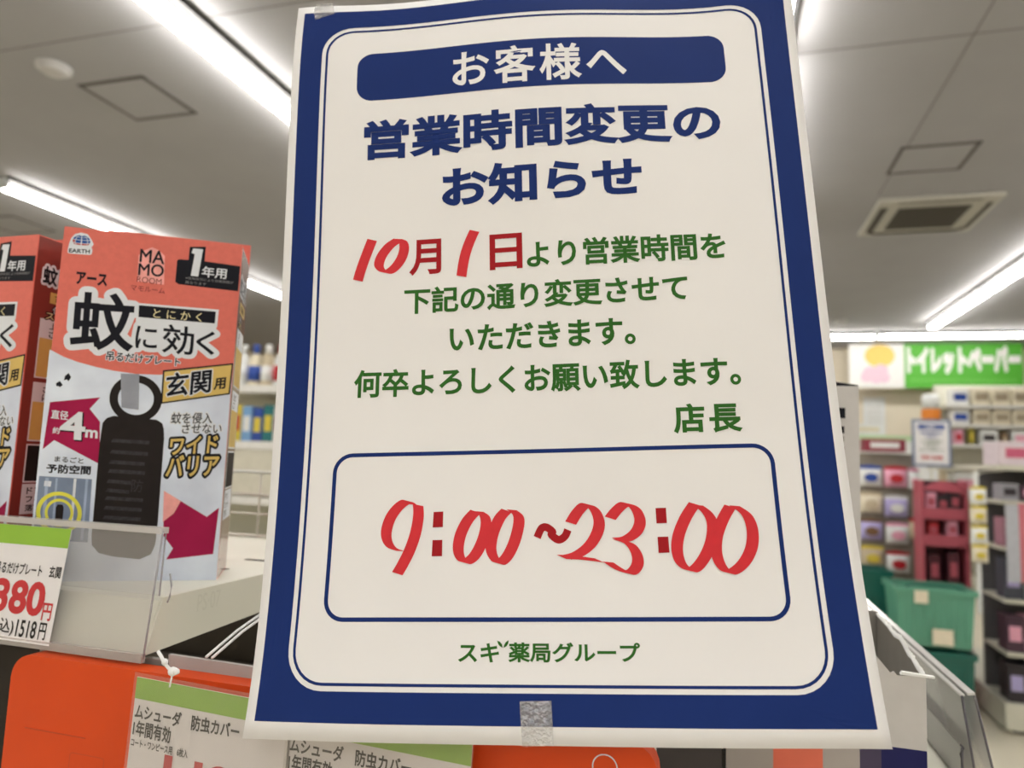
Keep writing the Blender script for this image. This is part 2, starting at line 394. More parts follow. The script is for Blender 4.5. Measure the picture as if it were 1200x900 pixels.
H = {"S":[[[51.4,158.9],[49.1,165.2],[46.7,172.2],[44.8,178.5],[43.7,183.0]],[[66.5,159.7],[62.0,162.6],[58.3,166.9],[56.1,171.3],[55.8,175.3],[58.6,178.3],[62.0,178.2],[65.9,174.9],[68.9,170.0],[70.1,164.6],[69.1,160.7],[66.3,159.1]],[[110.6,157.4],[108.2,162.5],[105.7,169.2],[104.1,176.0],[103.0,183.5]],[[78.0,309.0],[74.9,307.5],[70.5,310.5],[66.8,315.9],[65.1,322.4],[65.8,327.3],[68.5,330.8],[73.2,332.5]],[[81.2,309.3],[81.6,315.0],[80.4,323.7],[77.7,332.2],[74.5,339.0],[71.9,343.6]],[[111.3,313.0],[107.2,317.5],[103.8,324.5],[102.7,331.3],[103.9,336.1],[106.8,338.1],[111.1,335.1],[114.8,328.3],[116.7,320.8],[116.0,315.5],[112.8,313.0]],[[127.3,312.7],[123.7,316.6],[120.4,324.1],[119.3,330.9],[120.7,335.9],[123.8,338.6],[127.8,335.2],[131.4,327.9],[133.5,319.4],[133.0,315.1],[129.8,312.4]],[[159.7,319.5],[163.4,314.0],[167.5,310.6],[171.7,312.8],[173.9,318.4],[172.9,324.2],[168.9,330.4],[163.0,334.7],[157.1,336.3]],[[154.7,336.0],[160.8,336.3],[167.1,337.0],[173.4,337.9]],[[179.5,317.4],[183.4,313.0],[187.5,310.5],[192.2,312.9],[194.2,318.7],[192.3,323.9],[187.4,327.5],[182.2,328.0]],[[182.4,327.9],[188.4,330.1],[191.6,334.8],[191.8,339.9],[188.5,343.7],[183.6,342.6],[177.5,338.7]],[[221.4,311.0],[216.7,317.5],[212.7,325.8],[211.3,333.5],[213.0,340.1],[217.9,342.9],[223.3,338.2],[227.8,330.1],[229.4,321.4],[227.3,315.6],[222.9,311.7]],[[238.6,312.5],[234.2,319.4],[230.9,327.1],[230.0,334.7],[231.9,341.3],[236.0,344.1],[242.4,339.9],[247.0,332.4],[248.2,323.7],[246.1,316.7],[240.7,312.3]]],"T":[[[142.7,326.4],[144.9,322.0],[147.5,321.4],[150.5,323.7],[149.9,325.1],[153.4,327.6],[156.6,326.0],[158.2,322.8]]],"R":[[[89.5,313.0],[94.5,312.8],[94.5,320.7],[89.2,320.8]],[[89.4,327.2],[94.4,327.1],[94.5,335.2],[89.2,335.2]],[[202.2,312.8],[207.3,312.7],[207.3,320.2],[202.2,320.3]],[[202.3,326.9],[207.5,326.8],[207.6,334.5],[202.3,334.6]]],"tape":[[133.9,401.8],[148.6,401.3],[149.5,419.9],[135.2,420.5]],"tape2":[[9.4,-0.0],[22.1,-2.3],[23.5,7.2],[12.1,11.5]],"leaf":[[123.9,375.3],[126.0,377.6],[128.4,375.2]]}
for i in (0, 2):
    b = MB()
    for q in H['R'][i:i + 2]: b.flat(q, paper, E2, INKR)
    b.build('printed_colon', sh, False)
def ribbon(mb, pts, nib, h, M, sub=8):
    P = []; n = len(pts); p = [np.array(q, float) for q in pts]
    for i in range(n - 1):
        a0, a1, a2, a3 = p[max(i - 1, 0)], p[i], p[i + 1], p[min(i + 2, n - 1)]
        for k in range(sub):
            t = k / sub; P.append(.5 * (2 * a1 + (a2 - a0) * t + (2 * a0 - 5 * a1 + 4 * a2 - a3) * t * t + (3 * a1 - a0 - 3 * a2 + a3) * t ** 3))
    P.append(p[-1]); vs = []; fs = []
    for i, c in enumerate(P):
        d = P[min(i + 1, len(P) - 1)] - P[max(i - 1, 0)]; d = d / (np.linalg.norm(d) + 1e-9); nn = np.array([-d[1], d[0]])
        if nib is None: o = nn * 1.9
        else:
            o = np.array(nib); s = 1 if o @ nn >= 0 else -1
            o = o * s + nn * .45
        vs.append(paper(*(c + o), h)); vs.append(paper(*(c - o), h))
    for i in range(len(P) - 1): fs.append([2 * i, 2 * i + 1, 2 * i + 3, 2 * i + 2])
    mb.add(vs, fs, M)
b = MB(); ribbon(b, H['T'][0], None, E2, INKR); b.build('printed_tilde', sh, False)
b = MB()
wbox(b, 'より営業時間を', 140.2, 247, 166, 180.8, paper, E2, INKG, .026); wbox(b, '下記の通り変更させて', 70.9, 225.4, 189, 203.6, paper, E2, INKG, .026)
wbox(b, 'いただきます。', 96.8, 196.5, 212.3, 226.4, paper, E2, INKG, .026); wbox(b, '何卒よろしくお願い致します。', 44.2, 249.2, 235.6, 250.5, paper, E2, INKG, .026)
wbox(b, '店長', 214.4, 247.4, 260.3, 274.6, paper, E2, INKG, .03, 1.17); b.build('message_lettering', sh, False)
b = MB(); wbox(b, 'スキ', 104.6, 123.6, 376.6, 384.7, paper, E2, INKG, .026); wbox(b, '薬局グループ', 128.8, 190.4, 376.2, 384.6, paper, E2, INKG, .026)
for (a0, c0), (a1, c1) in (((125.6, 378.4), (122.9, 375.2)), ((126.1, 378.4), (128.4, 374.9))):
    dx, dy = a1 - a0, c1 - c0; l = math.hypot(dx, dy); nx, ny = -dy / l, dx / l
    b.flat([(a0, c0), (a0 + dx * .35 + nx * .8, c0 + dy * .35 + ny * .8), (a0 + dx * .75 + nx * .7, c0 + dy * .75 + ny * .7), (a1, c1), (a0 + dx * .6 - nx * .6, c0 + dy * .6 - ny * .6), (a0 + dx * .3 - nx * .5, c0 + dy * .3 - ny * .5)], paper, E3, INKG)
b.build('logo_lettering', sh, False)
for gr in ((0,), (1,), (2,), (3, 4), (5,), (6,), (7, 8), (9, 10), (11,), (12,)):
    b = MB()
    for i in gr: ribbon(b, H['S'][i], (2.35, .62), E2 + i * .000015, MARK)
    b.build('handwritten_numeral', sh, False)
TAPE = clear('clear_tape', (.985, .985, .985), .42, .2, .0, 1.0, 380.0)
def tape(q, sub=10):
    t = MB(); vs = []; fs = []; q = [np.array(p) for p in q]
    for h in (.0006, .0004):
        for j in range(sub + 1):
            for i in range(sub + 1):
                l = q[0] + (q[3] - q[0]) * j / sub; r = q[1] + (q[2] - q[1]) * j / sub
                a, c = l + (r - l) * i / sub; vs.append(paper(a, c, h + (random.random() * .0005 if h > .0005 else 0)))
    n = sub + 1
    for s in range(2):
        for j in range(sub):
            for i in range(sub): fs.append([s * n * n + j * n + i, s * n * n + j * n + i + 1, s * n * n + (j + 1) * n + i + 1, s * n * n + (j + 1) * n + i])
    t.add(vs, fs, TAPE, True); o = t.build('tape', poster, False); o['label'] = 'wrinkled clear tape'
tape(H['tape']); tape(H['tape2'])
tape([(139, -3), (152, -3), (152, 2.5), (139, 2.5)])

# ------------------------------------------------------------------ left display: shelf deck, price rail, boxes
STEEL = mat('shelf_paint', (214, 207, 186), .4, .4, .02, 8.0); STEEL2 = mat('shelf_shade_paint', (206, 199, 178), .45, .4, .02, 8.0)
ZD = 1.3603  # left display positions and sizes scaled up about the camera, clear of the poster
shelf = thing('display_shelf', 'cream metal shelf deck carrying the salmon boxes, on the left', 'shelf', (-.3198, .3652, 1.329))
S0 = (-.3198, .3652, 1.329)
k = MB(); k.box(-.85 - S0[0], -.0016, .003, .30, .0263, .0313, STEEL, .002)
for i in range(3):
    for j in range(3): k.box(-.055 - i * .09, -.035 - i * .09, .05 + j * .05, .056 + j * .05, .0311, .0316, mat('slot_dark', (70, 66, 58), .7, .2))
k.build('deck', shelf)
k = MB(); pr = [(.004, .0313), (-.0015, .0295), (-.0052, .018), (-.011, 0), (-.0095, -.001), (-.003, .016), (.002, .025), (.004, .027)]
k.prism(pr, lambda a, c, h: (h, a, c), -.55, -.0016, STEEL); k.build('front_lip', shelf)
k = MB(); pr = [(-.0005, .0313), (-.011, 0), (.08, .0035), (.30, .012), (.30, .0313)]
k.prism(pr, lambda a, c, h: (h, a, c), -.0016, 0.0, STEEL)
k.build('side_panel', shelf)
k = MB(); wbox(k, 'PS·07', .03, .052, -.028, -.017, lambda a, c, h: (h, a, -c), .0002, STEEL2); k.build('embossed_lettering', shelf)

# clear price rail
PLA = clear('clear_plate', (.95, .95, .955), .07, .1, .10)
EDG = clear('clear_plate_edge', (.60, .58, .66), .15, .1, .25)
rail = thing('price_rail', 'clear plastic price rail on the shelf front, left', 'price rail', (-.3183, .3514, 1.3279))
R0 = np.array((-.3183, .3514, 1.3279))
def railp(x, z, o):                       # leaning front leaf: x along, z up 0..1, o outward
    return (x, .0070 * z - o, .0722 * z)
k = MB(); k.prism([(-.42, 0), (0, 0), (0, 1), (-.42, 1)], lambda a, c, h: railp(a, c, h), 0, .001, PLA); k.build('front_leaf', rail)
k = MB(); k.prism([(-.42, 0), (-.0015, 0), (-.0015, 1), (-.42, 1)], lambda a, c, h: (a, .0095 + .0010 * c, .034 + .0375 * c), 0, .001, PLA); k.build('rear_leaf', rail)
k = MB(); k.prism([(-.42, .98), (.0, .98), (.0, 1.03), (-.42, 1.03)], lambda a, c, h: (a, h, .0722 * c), .0055, .0115, clear('clear_ridge', (.86, .85, .87), .2, .1, .5)); k.build('top_ridge', rail)
k = MB(); k.tube([railp(0, 0, 0), railp(0, .5, 0), railp(0, 1, 0)], .0006, EDG, 6)
k.tube([(-.001, .0095, .034), (-.001, .0105, .0715)], .0005, EDG, 6)
k.tube([(.003, .012, .030), (.004, .0125, .034), (.0045, .0125, .040), (.003, .0122, .047)], .0005, EDG, 6)
k.build('leaf_edge', rail)
k = MB(); k.prism([(-.42, -.03), (0, -.03), (0, .035), (-.42, .035)], lambda a, c, h: (a, h, .0722 * c), -.0015, .0015, clear('clear_pinkish', (.9, .84, .82), .12, .1, .3)); k.build('bottom_ridge', rail)

LGREEN = mat('card_green', (140, 178, 58), .55, .3, .02); CARD = mat('card_white', (222, 214, 208), .6, .25, .02)
CBLK = mat('card_black', (30, 27, 26), .55, .3, .0); CRED = mat('card_red', (190, 50, 52), .55, .3, .02)
card = thing('price_card', 'white price card with green top band showing a 1518 yen price, left rail', 'price card', tuple(R0))
def cardp(a, c, h):                       # a, c in mm from the card's upper right corner (c down), h off the card
    z = (70 - c) / 70
    return (-.0685 + a / 1000 + .0012 * z, .0070 * z * .96 - .0013 - h, .0005 + .069 * z)
k = MB(); k.prism([(-100, 0), (0, 0), (0, 70), (-100, 70)], cardp, 0, .0003, CARD); cb = k.build('card', card)
k = MB(); k.prism([(-100, 0), (0, 0), (0, 11.8), (-100, 11.8)], cardp, .0003, .0004, LGREEN); k.build('green_band', cb)
k = MB(); wbox(k, '吊るだけプレート　玄関', -54, -1.5, 23.2, 30.2, cardp, .0005, CBLK, .02); k.build('name_lettering', cb)
k = MB(); wbox(k, '1,380', -66, -10.8, 34.2, 56, cardp, .0005, CRED, .035); wbox(k, '円', -9.8, -2.8, 45.5, 55.5, cardp, .0005, CRED, .02); k.build('price_lettering', cb)
k = MB(); wbox(k, '(税込)', -53, -30, 57, 67, cardp, .0005, CBLK, .015); wbox(k, '1518', -27.5, -12, 57, 66.8, cardp, .0005, CBLK, .02); wbox(k, '円', -9.6, -4.2, 57.2, 67, cardp, .0005, CBLK, .015); k.build('tax_price_lettering', cb)

# product boxes
ART = [  # front artwork points taken from image pixels, mapped onto the box face in mm
["poly","maker_logo","white",1,[[4.2,10.7],[5.1,7.6],[7.1,4.8],[10.7,3.4],[14.6,4.1],[17.1,7.3],[18.9,10.7],[17.6,13.4],[18.5,14.2],[18.3,17.7],[17.2,18.5],[4.9,18.9],[3.6,18.3],[3.6,15.5]]],
["globe","maker_logo","globe_blue","print_red",2,[11.3,9.2],[16.8,9.1],[11.4,13.4]],
["text","maker_logo","black",2,"EARTH",[4.4,15.5],[16.9,14.8],[4.5,18.1],0.03],
["text","brand_lettering","black",1,"アース",[10.6,31.4],[29.0,31.3],[10.8,39.2],0.04],
["poly","series_lettering","pale_pink",1,[[47.4,15.2],[50.3,11.6],[55.4,8.4],[59.6,10.0],[64.0,13.7],[65.2,34.5],[48.0,33.9]]],
["text","series_lettering","black",2,"MA",[48.3,10.6],[63.8,10.6],[48.4,19.7],0.015],
["text","series_lettering","black",2,"MO",[48.1,20.8],[64.0,20.5],[48.3,29.3],0.015],
["text","series_lettering","brown",2,"ROOM",[47.8,30.2],[63.5,30.7],[47.7,34.4],0.0],
["text","series_lettering","brown",2,"マモルーム",[44.5,36.7],[66.0,37.1],[44.5,40.6],0.005],
["poly","duration_lettering","black",1,[[72.2,16.3],[73.2,15.1],[79.5,14.9],[79.6,9.9],[79.7,5.2],[90.2,3.9],[90.1,14.7],[114.2,15.7],[114.1,34.3],[74.5,33.2],[72.2,31.7]]],
["poly","duration_lettering","white",2,[[81.1,9.6],[82.0,6.1],[88.5,6.1],[86.8,26.3],[81.9,26.2],[83.3,10.2]]],
["text","duration_lettering","white",2,"年用",[89.2,18.4],[105.4,18.5],[89.1,26.1],0.018],
["text","duration_lettering","grey",2,"※使用状況により効果期間が",[78.6,27.1],[110.6,27.4],[78.6,29.1],0.01],
["text","duration_lettering","grey",2,"異なります",[78.7,30.2],[92.6,30.4],[78.6,32.2],0.01],
["text","title_lettering","white",1,"蚊",[10.6,45.4],[47.4,44.5],[11.4,83.6],0.022,0.12],
["text","title_lettering","black",2,"蚊",[10.6,45.4],[47.4,44.5],[11.4,83.6],0.022],
["text","title_lettering","white",1,"に",[50.3,65.5],[63.6,65.6],[50.7,80.7],0.014,0.17],
["text","title_lettering","black",2,"に",[50.3,65.5],[63.6,65.6],[50.7,80.7],0.014],
["text","title_lettering","white",1,"効",[67.1,62.6],[86.9,63.1],[68.1,82.7],0.014,0.15],
["text","title_lettering","black",2,"効",[67.1,62.6],[86.9,63.1],[68.1,82.7],0.014],
["text","title_lettering","white",1,"く",[89.5,65.4],[101.3,65.6],[89.4,81.7],0.014,0.17],
["text","title_lettering","black",2,"く",[89.5,65.4],[101.3,65.6],[89.4,81.7],0.014],
["poly","title_lettering","white",1,[[48.8,49.2],[102.2,49.0],[102.1,61.4],[99.2,68.1],[66.3,82.8],[50.5,82.0]]],
["poly","title_lettering","black",2,[[50.6,50.7],[100.4,50.7],[100.3,59.3],[50.9,59.1]]],
["text","title_lettering","cream",3,"と に か く",[60.1,52.2],[91.4,52.5],[60.2,58.7],0.0],
["text","subtitle_lettering","white",1,"吊るだけプレート",[33.5,84.5],[79.9,85.7],[33.5,90.7],0.02,0.09],
["text","subtitle_lettering","black",2,"吊るだけプレート",[33.5,84.5],[79.9,85.7],[33.5,90.7],0.02],
["poly","lower_picture","silver",1,[[-0.9,86.0],[8.2,90.5],[16.6,93.3],[27.8,95.9],[39.0,97.8],[53.2,99.0],[67.5,98.6],[81.8,96.3],[96.4,92.8],[114.5,87.6],[114.8,239.2],[0.0,239.2]]],
["poly","product_picture","strap",4,[[43.3,99.4],[54.9,98.9],[56.4,123.7],[45.8,122.7]]],
["poly","range_arrow","magenta",2,[[2.7,121.5],[32.2,116.6],[26.6,124.7],[33.5,133.1],[35.7,161.7],[7.5,146.7],[1.4,153.0]]],
["text","range_arrow","white",3,"直径",[4.2,126.5],[14.2,127.2],[4.2,132.3],0.02],
["text","range_arrow","white",3,"約",[6.0,138.0],[10.0,138.2],[6.1,142.2],0.02],
["text","range_arrow","black",3,"4",[10.8,127.9],[24.9,128.5],[11.4,145.8],0.03],
["text","range_arrow","white",4,"4",[10.2,127.3],[24.0,127.9],[11.0,144.9],0.025],
["text","range_arrow","white",3,"m",[25.7,139.0],[32.6,139.4],[25.8,143.8],0.03],
["text","space_lettering","black",2,"まるごと",[8.9,157.2],[25.9,158.1],[9.0,160.8],0.02],
["text","space_lettering","black",2,"予防空間",[4.9,162.7],[30.7,163.3],[4.9,168.3],0.035],
["poly","door_picture","slate",2,[[1.0,170.7],[32.2,172.0],[33.3,213.9],[1.2,211.6]]],
["poly","door_picture","lightslate",3,[[4.8,171.9],[6.7,171.9],[7.5,211.7],[5.5,211.7]]],
["poly","door_picture","lightslate",3,[[10.7,171.9],[12.0,171.9],[12.7,211.9],[11.4,211.8]]],
["poly","door_picture","white",3,[[21.4,171.9],[23.0,171.9],[23.6,212.2],[22.0,212.1]]],
["poly","door_picture","lightslate",3,[[28.4,172.0],[30.0,172.0],[30.5,212.3],[28.9,212.3]]],
["poly","door_picture","white",3,[[4.5,173.7],[8.5,174.0],[8.3,177.6],[4.3,177.2]]],
["ring","door_picture","yellow",4,[14.8,194.5],[28.2,195.2],[15.6,208.3],0.82],
["ring","door_picture","yellow",4,[14.8,194.5],[23.2,194.8],[15.3,203.7],0.8],
["poly","door_picture","device",5,[[13.5,189.0],[16.4,189.2],[17.2,191.3],[17.2,199.5],[13.0,199.2],[12.6,191.3]]],
["ring","product_picture","device",3,[54.2,116.2],[70.6,116.4],[54.6,132.6],0.68],
["poly","product_picture","device",3,[[35.2,133.8],[37.4,130.4],[41.4,128.7],[68.3,130.0],[72.0,132.3],[73.3,136.2],[74.0,142.5],[74.7,199.8],[74.4,215.0],[72.1,221.7],[65.4,225.0],[48.7,223.0],[40.4,220.8],[35.9,215.4],[35.2,209.5],[34.6,147.6]]],
["poly","product_picture","device_slat",4,[[42.6,144.2],[65.1,144.8],[65.0,147.3],[41.4,146.6]]],
["poly","product_picture","device_slat",4,[[42.5,151.8],[64.9,152.6],[64.8,155.1],[41.3,154.3]]],
["poly","product_picture","device_slat",4,[[42.4,158.7],[63.4,159.6],[63.3,162.0],[41.2,161.2]]],
["poly","product_picture","device_slat",4,[[42.3,164.8],[64.0,165.7],[63.9,168.2],[41.2,167.3]]],
["poly","product_picture","device_slat",4,[[42.2,171.7],[56.2,172.6],[56.1,175.1],[41.1,174.1]]],
["poly","product_picture","device_slat",4,[[42.2,177.8],[55.4,178.8],[55.3,181.2],[41.0,180.2]]],
["poly","product_picture","device_slat",4,[[42.1,183.1],[64.4,184.2],[64.3,186.6],[40.9,185.5]]],
["poly","product_picture","device_slat",4,[[42.0,189.5],[64.2,190.7],[64.1,193.2],[40.8,191.9]]],
["poly","product_picture","device_slat",4,[[41.9,195.9],[64.1,197.1],[64.0,199.6],[40.8,198.3]]],
["text","product_picture","device_slat",4,"防",[56.5,171.3],[63.5,171.7],[56.4,179.7],-0.01],
["poly","place_badge","black",2,[[69.4,95.3],[114.7,86.9],[114.1,109.5],[69.9,118.9]]],
["poly","place_badge","gold",3,[[70.5,96.3],[113.7,88.3],[113.1,108.6],[71.0,117.6]]],
["text","place_badge","white",4,"玄関",[72.5,97.8],[100.8,92.3],[72.6,114.2],0.03,0.07],
["text","place_badge","black",5,"玄関",[72.5,97.8],[100.8,92.3],[72.6,114.2],0.025],
["text","place_badge","black",5,"用",[103.5,99.0],[110.6,97.6],[103.3,106.8],0.03],
["text","barrier_lettering","white",2,"蚊を侵入",[77.7,124.6],[104.0,123.2],[77.3,132.2],0.012,0.12],
["text","barrier_lettering","black",3,"蚊を侵入",[77.7,124.6],[104.0,123.2],[77.3,132.2],0.012],
["text","barrier_lettering","white",2,"させない",[85.0,132.0],[110.5,130.7],[84.8,138.7],0.012,0.12],
["text","barrier_lettering","black",3,"させない",[85.0,132.0],[110.5,130.7],[84.8,138.7],0.012],
["text","barrier_lettering","black",2,"ワイド",[78.5,142.1],[108.6,139.1],[78.3,153.9],0.025,0.14],
["text","barrier_lettering","gold",3,"ワイド",[78.5,142.1],[108.6,139.1],[78.3,153.9],0.025],
["text","barrier_lettering","black",2,"バリア",[77.5,154.7],[110.4,152.5],[77.1,169.0],0.025,0.14],
["text","barrier_lettering","gold",3,"バリア",[77.5,154.7],[110.4,152.5],[77.1,169.0],0.025],
["poly","entry_arrow","magenta",2,[[76.8,178.6],[105.4,196.0],[112.8,189.5],[111.4,221.4],[81.9,225.1],[85.6,217.6],[78.9,209.0]]],
["poly","entry_arrow","pale_pink",3,[[76.8,178.6],[88.0,185.5],[84.3,193.8],[77.8,199.8]]],
["poly","insect_picture","black",2,[[9.9,103.3],[11.8,101.2],[13.6,103.9],[12.3,106.8],[11.1,105.6],[9.5,106.4]]],
["poly","insect_picture","black",2,[[5.0,108.8],[7.1,106.9],[9.1,109.5],[7.5,111.2],[6.6,110.3],[5.6,110.7]]]]
SAL = mat('carton_salmon', (213, 108, 92), .55, .2, .04, 300.0, bump=.05, bscale=900.0)
BM = {'white': mat('print_white', (214, 212, 210), .62, .12, .02), 'black': mat('print_black', (26, 26, 32), .62, .12, .05), 'pale_pink': mat('print_pink', (236, 160, 148), .62, .12, .12, 120.0),
      'brown': mat('print_brown', (120, 48, 42), .62, .12), 'grey': mat('print_grey', (120, 116, 114), .62, .12), 'cream': mat('print_cream', (232, 214, 160), .62, .12),
      'magenta': mat('print_magenta', (158, 28, 68), .62, .12, .08, 40.0), 'gold': mat('print_gold', (206, 172, 92), .45, .4, .06, 60.0), 'slate': mat('print_slate', (122, 132, 148), .62, .12, .1, 70.0),
      'lightslate': mat('print_light_slate', (158, 168, 184), .62, .12, .1, 70.0), 'yellow': mat('print_yellow', (222, 212, 78), .62, .12), 'device': mat('print_device', (38, 32, 30), .62, .12, .15, 50.0),
      'device_slat': mat('print_slat', (56, 53, 53), .62, .12, .3, 400.0), 'strap': mat('print_strap', (146, 146, 150), .62, .12, .12, 60.0), 'silver': mat('print_silver', (208, 211, 220), .45, .35, .14, 30.0),
      'globe_blue': mat('print_blue', (34, 78, 140), .62, .12), 'print_red': mat('print_red', (176, 62, 60), .62, .12), 'side_brown': mat('carton_side', (122, 46, 38), .3, .5, .03, 60.0, coat=1.0)}
BW, BD, BH = .1148, .0575, .2377
FRONT = lambda a, c, h: (-BW / 2 + a / 1000, -BD / 2 - h, BH - c / 1000 * .994)
SIDE = lambda a, c, h: (BW / 2 + h, -BD / 2 + a / 1000, BH - c / 1000)
def make_box():
    t = thing('product_box', 'salmon box', 'product box')
    k = MB(); k.box(-BW / 2, BW / 2, -BD / 2, BD / 2, 0, BH, SAL, .0006); ctn = k.build('carton', t)
    k = MB(); k.prism([(-BW / 2 + .004, BH - .002), (BW / 2, BH - .002), (BW / 2, BH + .0165), (-BW / 2 + .012, BH + .0165)], lambda a, c, h: (a, h, c), BD / 2, BD / 2 + .0008, SAL); k.build('back_header', t)
    parts = {}
    for it in ART:
        kind, nm = it[0], it[1]
        mb = parts.setdefault(nm, MB()); LY = .00007
        if kind == 'poly': mb.flat(it[4], FRONT, it[3] * LY, BM[it[2]])
        elif kind == 'text':
            tl, tr, bl, wt = it[5], it[6], it[7], it[8]; p = wt
            if len(it) > 9: p = it[9]
            write(mb, it[4], tl, tr, bl, FRONT, it[3] * LY, BM[it[2]], p, 1.0)
        elif kind == 'ring':
            c0, ex, ey = np.array(it[4]), np.array(it[5]) - np.array(it[4]), np.array(it[6]) - np.array(it[4])
            o = [tuple(c0 + ex * math.cos(q) + ey * math.sin(q)) for q in np.linspace(0, 2 * math.pi, 49)[:-1]]
            i_ = [tuple(c0 + (np.array(z) - c0) * it[7]) for z in o]
            ring(mb, o, i_, FRONT, it[3] * LY, BM[it[2]])
        elif kind == 'globe':
            c0, ex, ey = np.array(it[5]), np.array(it[6]) - np.array(it[5]), np.array(it[7]) - np.array(it[5])
            la = [(-1.35, -.85), (-.75, -.3), (-.2, .25), (.35, .62)]
            for r, (a0, a1) in enumerate(la):
                for j in range(4):
                    l0, l1 = -1.5 + j * .78, -1.5 + j * .78 + .66; q = []
                    for s_ in range(5): q.append((l0 + (l1 - l0) * s_ / 4, a0))
                    for s_ in range(5): q.append((l1 + (l0 - l1) * s_ / 4, a1))
                    pts = [tuple(c0 + ex * math.sin(l) * math.cos(z) + ey * (math.sin(z) + .15 * math.cos(l))) for l, z in q]
                    mb.flat(pts, FRONT, it[4] * LY, BM[it[3] if r == 3 or (r == 2 and j == 0) else it[2]])
    for nm, mb in parts.items(): mb.build(nm, ctn, False)
    k = MB(); k.flat([(.8, .8), (56.5, .8), (56.5, 237), (.8, 237)], SIDE, .00007, BM['side_brown'])
    write(k, '蚊に効く', (7, 21), (50, 21), (7, 34), SIDE, .00014, BM['white'], .16); write(k, '蚊に効く', (7, 21), (50, 21), (7, 34), SIDE, .0002, BM['black'], .03)
    k.flat([(14, 39), (46, 39), (46, 47), (14, 47)], SIDE, .00014, BM['gold']); write(k, '玄関用', (18, 40.5), (40, 40.5), (18, 45.5), SIDE, .0002, BM['black'], .03)
    write(k, '使い', (17, 49), (30, 49), (17, 54), SIDE, .00014, BM['black'], .14); write(k, '使い', (17, 49), (30, 49), (17, 54), SIDE, .0002, BM['white'], .01)
    write(k, 'スラ', (12, 54), (26, 54), (12, 59), SIDE, .00024, BM['black'], .14); write(k, 'スラ', (12, 54), (26, 54), (12, 59), SIDE, .0003, BM['cream'], .01)
    for y0, y1, mt in ((59, 102, 'gold'), (105, 147, 'gold'), (149, 176, 'device'), (177, 198, None)):
        k.flat([(8, y0), (52, y0), (52, y1), (8, y1)], SIDE, .00014, BM['white'])
        if mt: k.flat([(9, y0 + (14 if mt == 'gold' else 1)), (51, y0 + (14 if mt == 'gold' else 1)), (51, y1 - 1), (9, y1 - 1)], SIDE, .0002, BM[mt])
        if mt == 'gold':
            for r, l in enumerate(('上下', 'さ') if y0 < 100 else ('さまざ', 'にフ')): write(k, l, (16, y0 + 2 + r * 6), (16 + 6 * len(l), y0 + 2 + r * 6), (16, y0 + 7 + r * 6), SIDE, .0002, BM['black'], .02)
    for r, l in enumerate(('ドアノ', 'フィット', '落下し')): write(k, l, (12, 179.5 + r * 6), (12 + 6 * len(l), 179.5 + r * 6), (12, 184 + r * 6), SIDE, .0002, BM['black'], .02)
    k.build('side_artwork', ctn, False)
    return t
box1 = make_box(); az = math.radians(31.8)
def box_at(o, fx, fy, rz):                # fx, fy: where the front left lower corner stands
    c, s = math.cos(rz), math.sin(rz)
    o.location = (fx + c * BW / 2 - s * BD / 2, fy + s * BW / 2 + c * BD / 2, ZD + .0002); o.rotation_euler = (0, 0, rz)
box2 = copy_tree(box1)
box_at(box1, -.4292, .3666, az); box1['label'] = 'salmon mosquito repellent box standing full in view, turned slightly, with big black lettering'; box1['group'] = 'salmon repellent boxes on the shelf'
box_at(box2, -.4655 - BW, .3784, 0); box2['label'] = 'second salmon mosquito repellent box, cut off at the left edge'; box2['group'] = 'salmon repellent boxes on the shelf'

# wire fence standing on the deck behind the boxes
WIRE = mat('wire_white', (200, 194, 178), .4, .5)
wf = thing('wire_divider', 'low white wire divider standing on the shelf behind the salmon box', 'wire divider', (-.42, .645, ZD))
k = MB(); k.tube([(-.2, 0, .0025), (.2, 0, .0025), (.2, 0, .068), (-.2, 0, .068), (-.2, 0, .0025)], .0018, WIRE); k.build('frame', wf)
for z in (.025, .045): MB().tube([(-.2, 0, z), (.2, 0, z)], .0012, WIRE).build('wire', wf)
for i in range(11): MB().tube([(-.18 + i * .036, 0, .0025), (-.18 + i * .036, 0, .068)], .0012, WIRE).build('wire', wf)

# lower level: grey strip, orange packages, price tags, string
GREYB = mat('grey_board', (138, 130, 122), .6, .3); GREYL = mat('grey_board_light', (170, 162, 154), .6, .3)
gb = thing('shelf_board', 'grey board of the lower shelf behind the orange packages', 'shelf board', (-.2, .36, 1.10))
k = MB(); k.box(-.205, .17, 0, .004, 0, .226, GREYB, .001); k.build('board', gb)
k = MB(); k.prism([(-.098, .12), (.03, .12), (.03, .229), (-.106, .2305), (-.101, .205)], lambda a, c, h: (a, h, c), -.003, -.0005, GREYL); k.build('fold', gb)
ORG = mat('orange_print', (208, 68, 14), .45, .3, .05, 14.0)
def orange(x0, x1, label):
    t = thing('orange_package', label, 'package', ((x0 + x1) / 2, .345, 1.17), 0, 'orange packages on the lower shelf')
    w_ = (x1 - x0) / 2
    P = [(a, -c) for a, c in rrect(-w_, w_, -.1535, 0, .014, 6, 2)]
    k = MB(); k.prism(P, lambda a, c, h: (a, h, c), 0, .012, ORG)
    k.build('package_front', t)
    em = mat('orange_emboss', (186, 62, 18), .42, .4)
    k = MB(); ring(k, rrect(-w_ + .05, -w_ + .075, .05, .10, .002, 3, 2), rrect(-w_ + .0505, -w_ + .0745, .0505, .0995, .0016, 3, 2), lambda a, c, h: (a, h, .1535 - c), -.0002, em)
    for z in (.112, .082): k.box(-w_ + .015, -w_ + .06, -.0003, 0, z, z + .0005, em)
    k.build('crease', t)
    return t
o1 = orange(-.4079, -.2165, 'orange package with a rounded corner at the lower left, below the cream shelf')
o2 = orange(-.213, -.0245, 'orange package peeking out below the bottom edge of the poster')
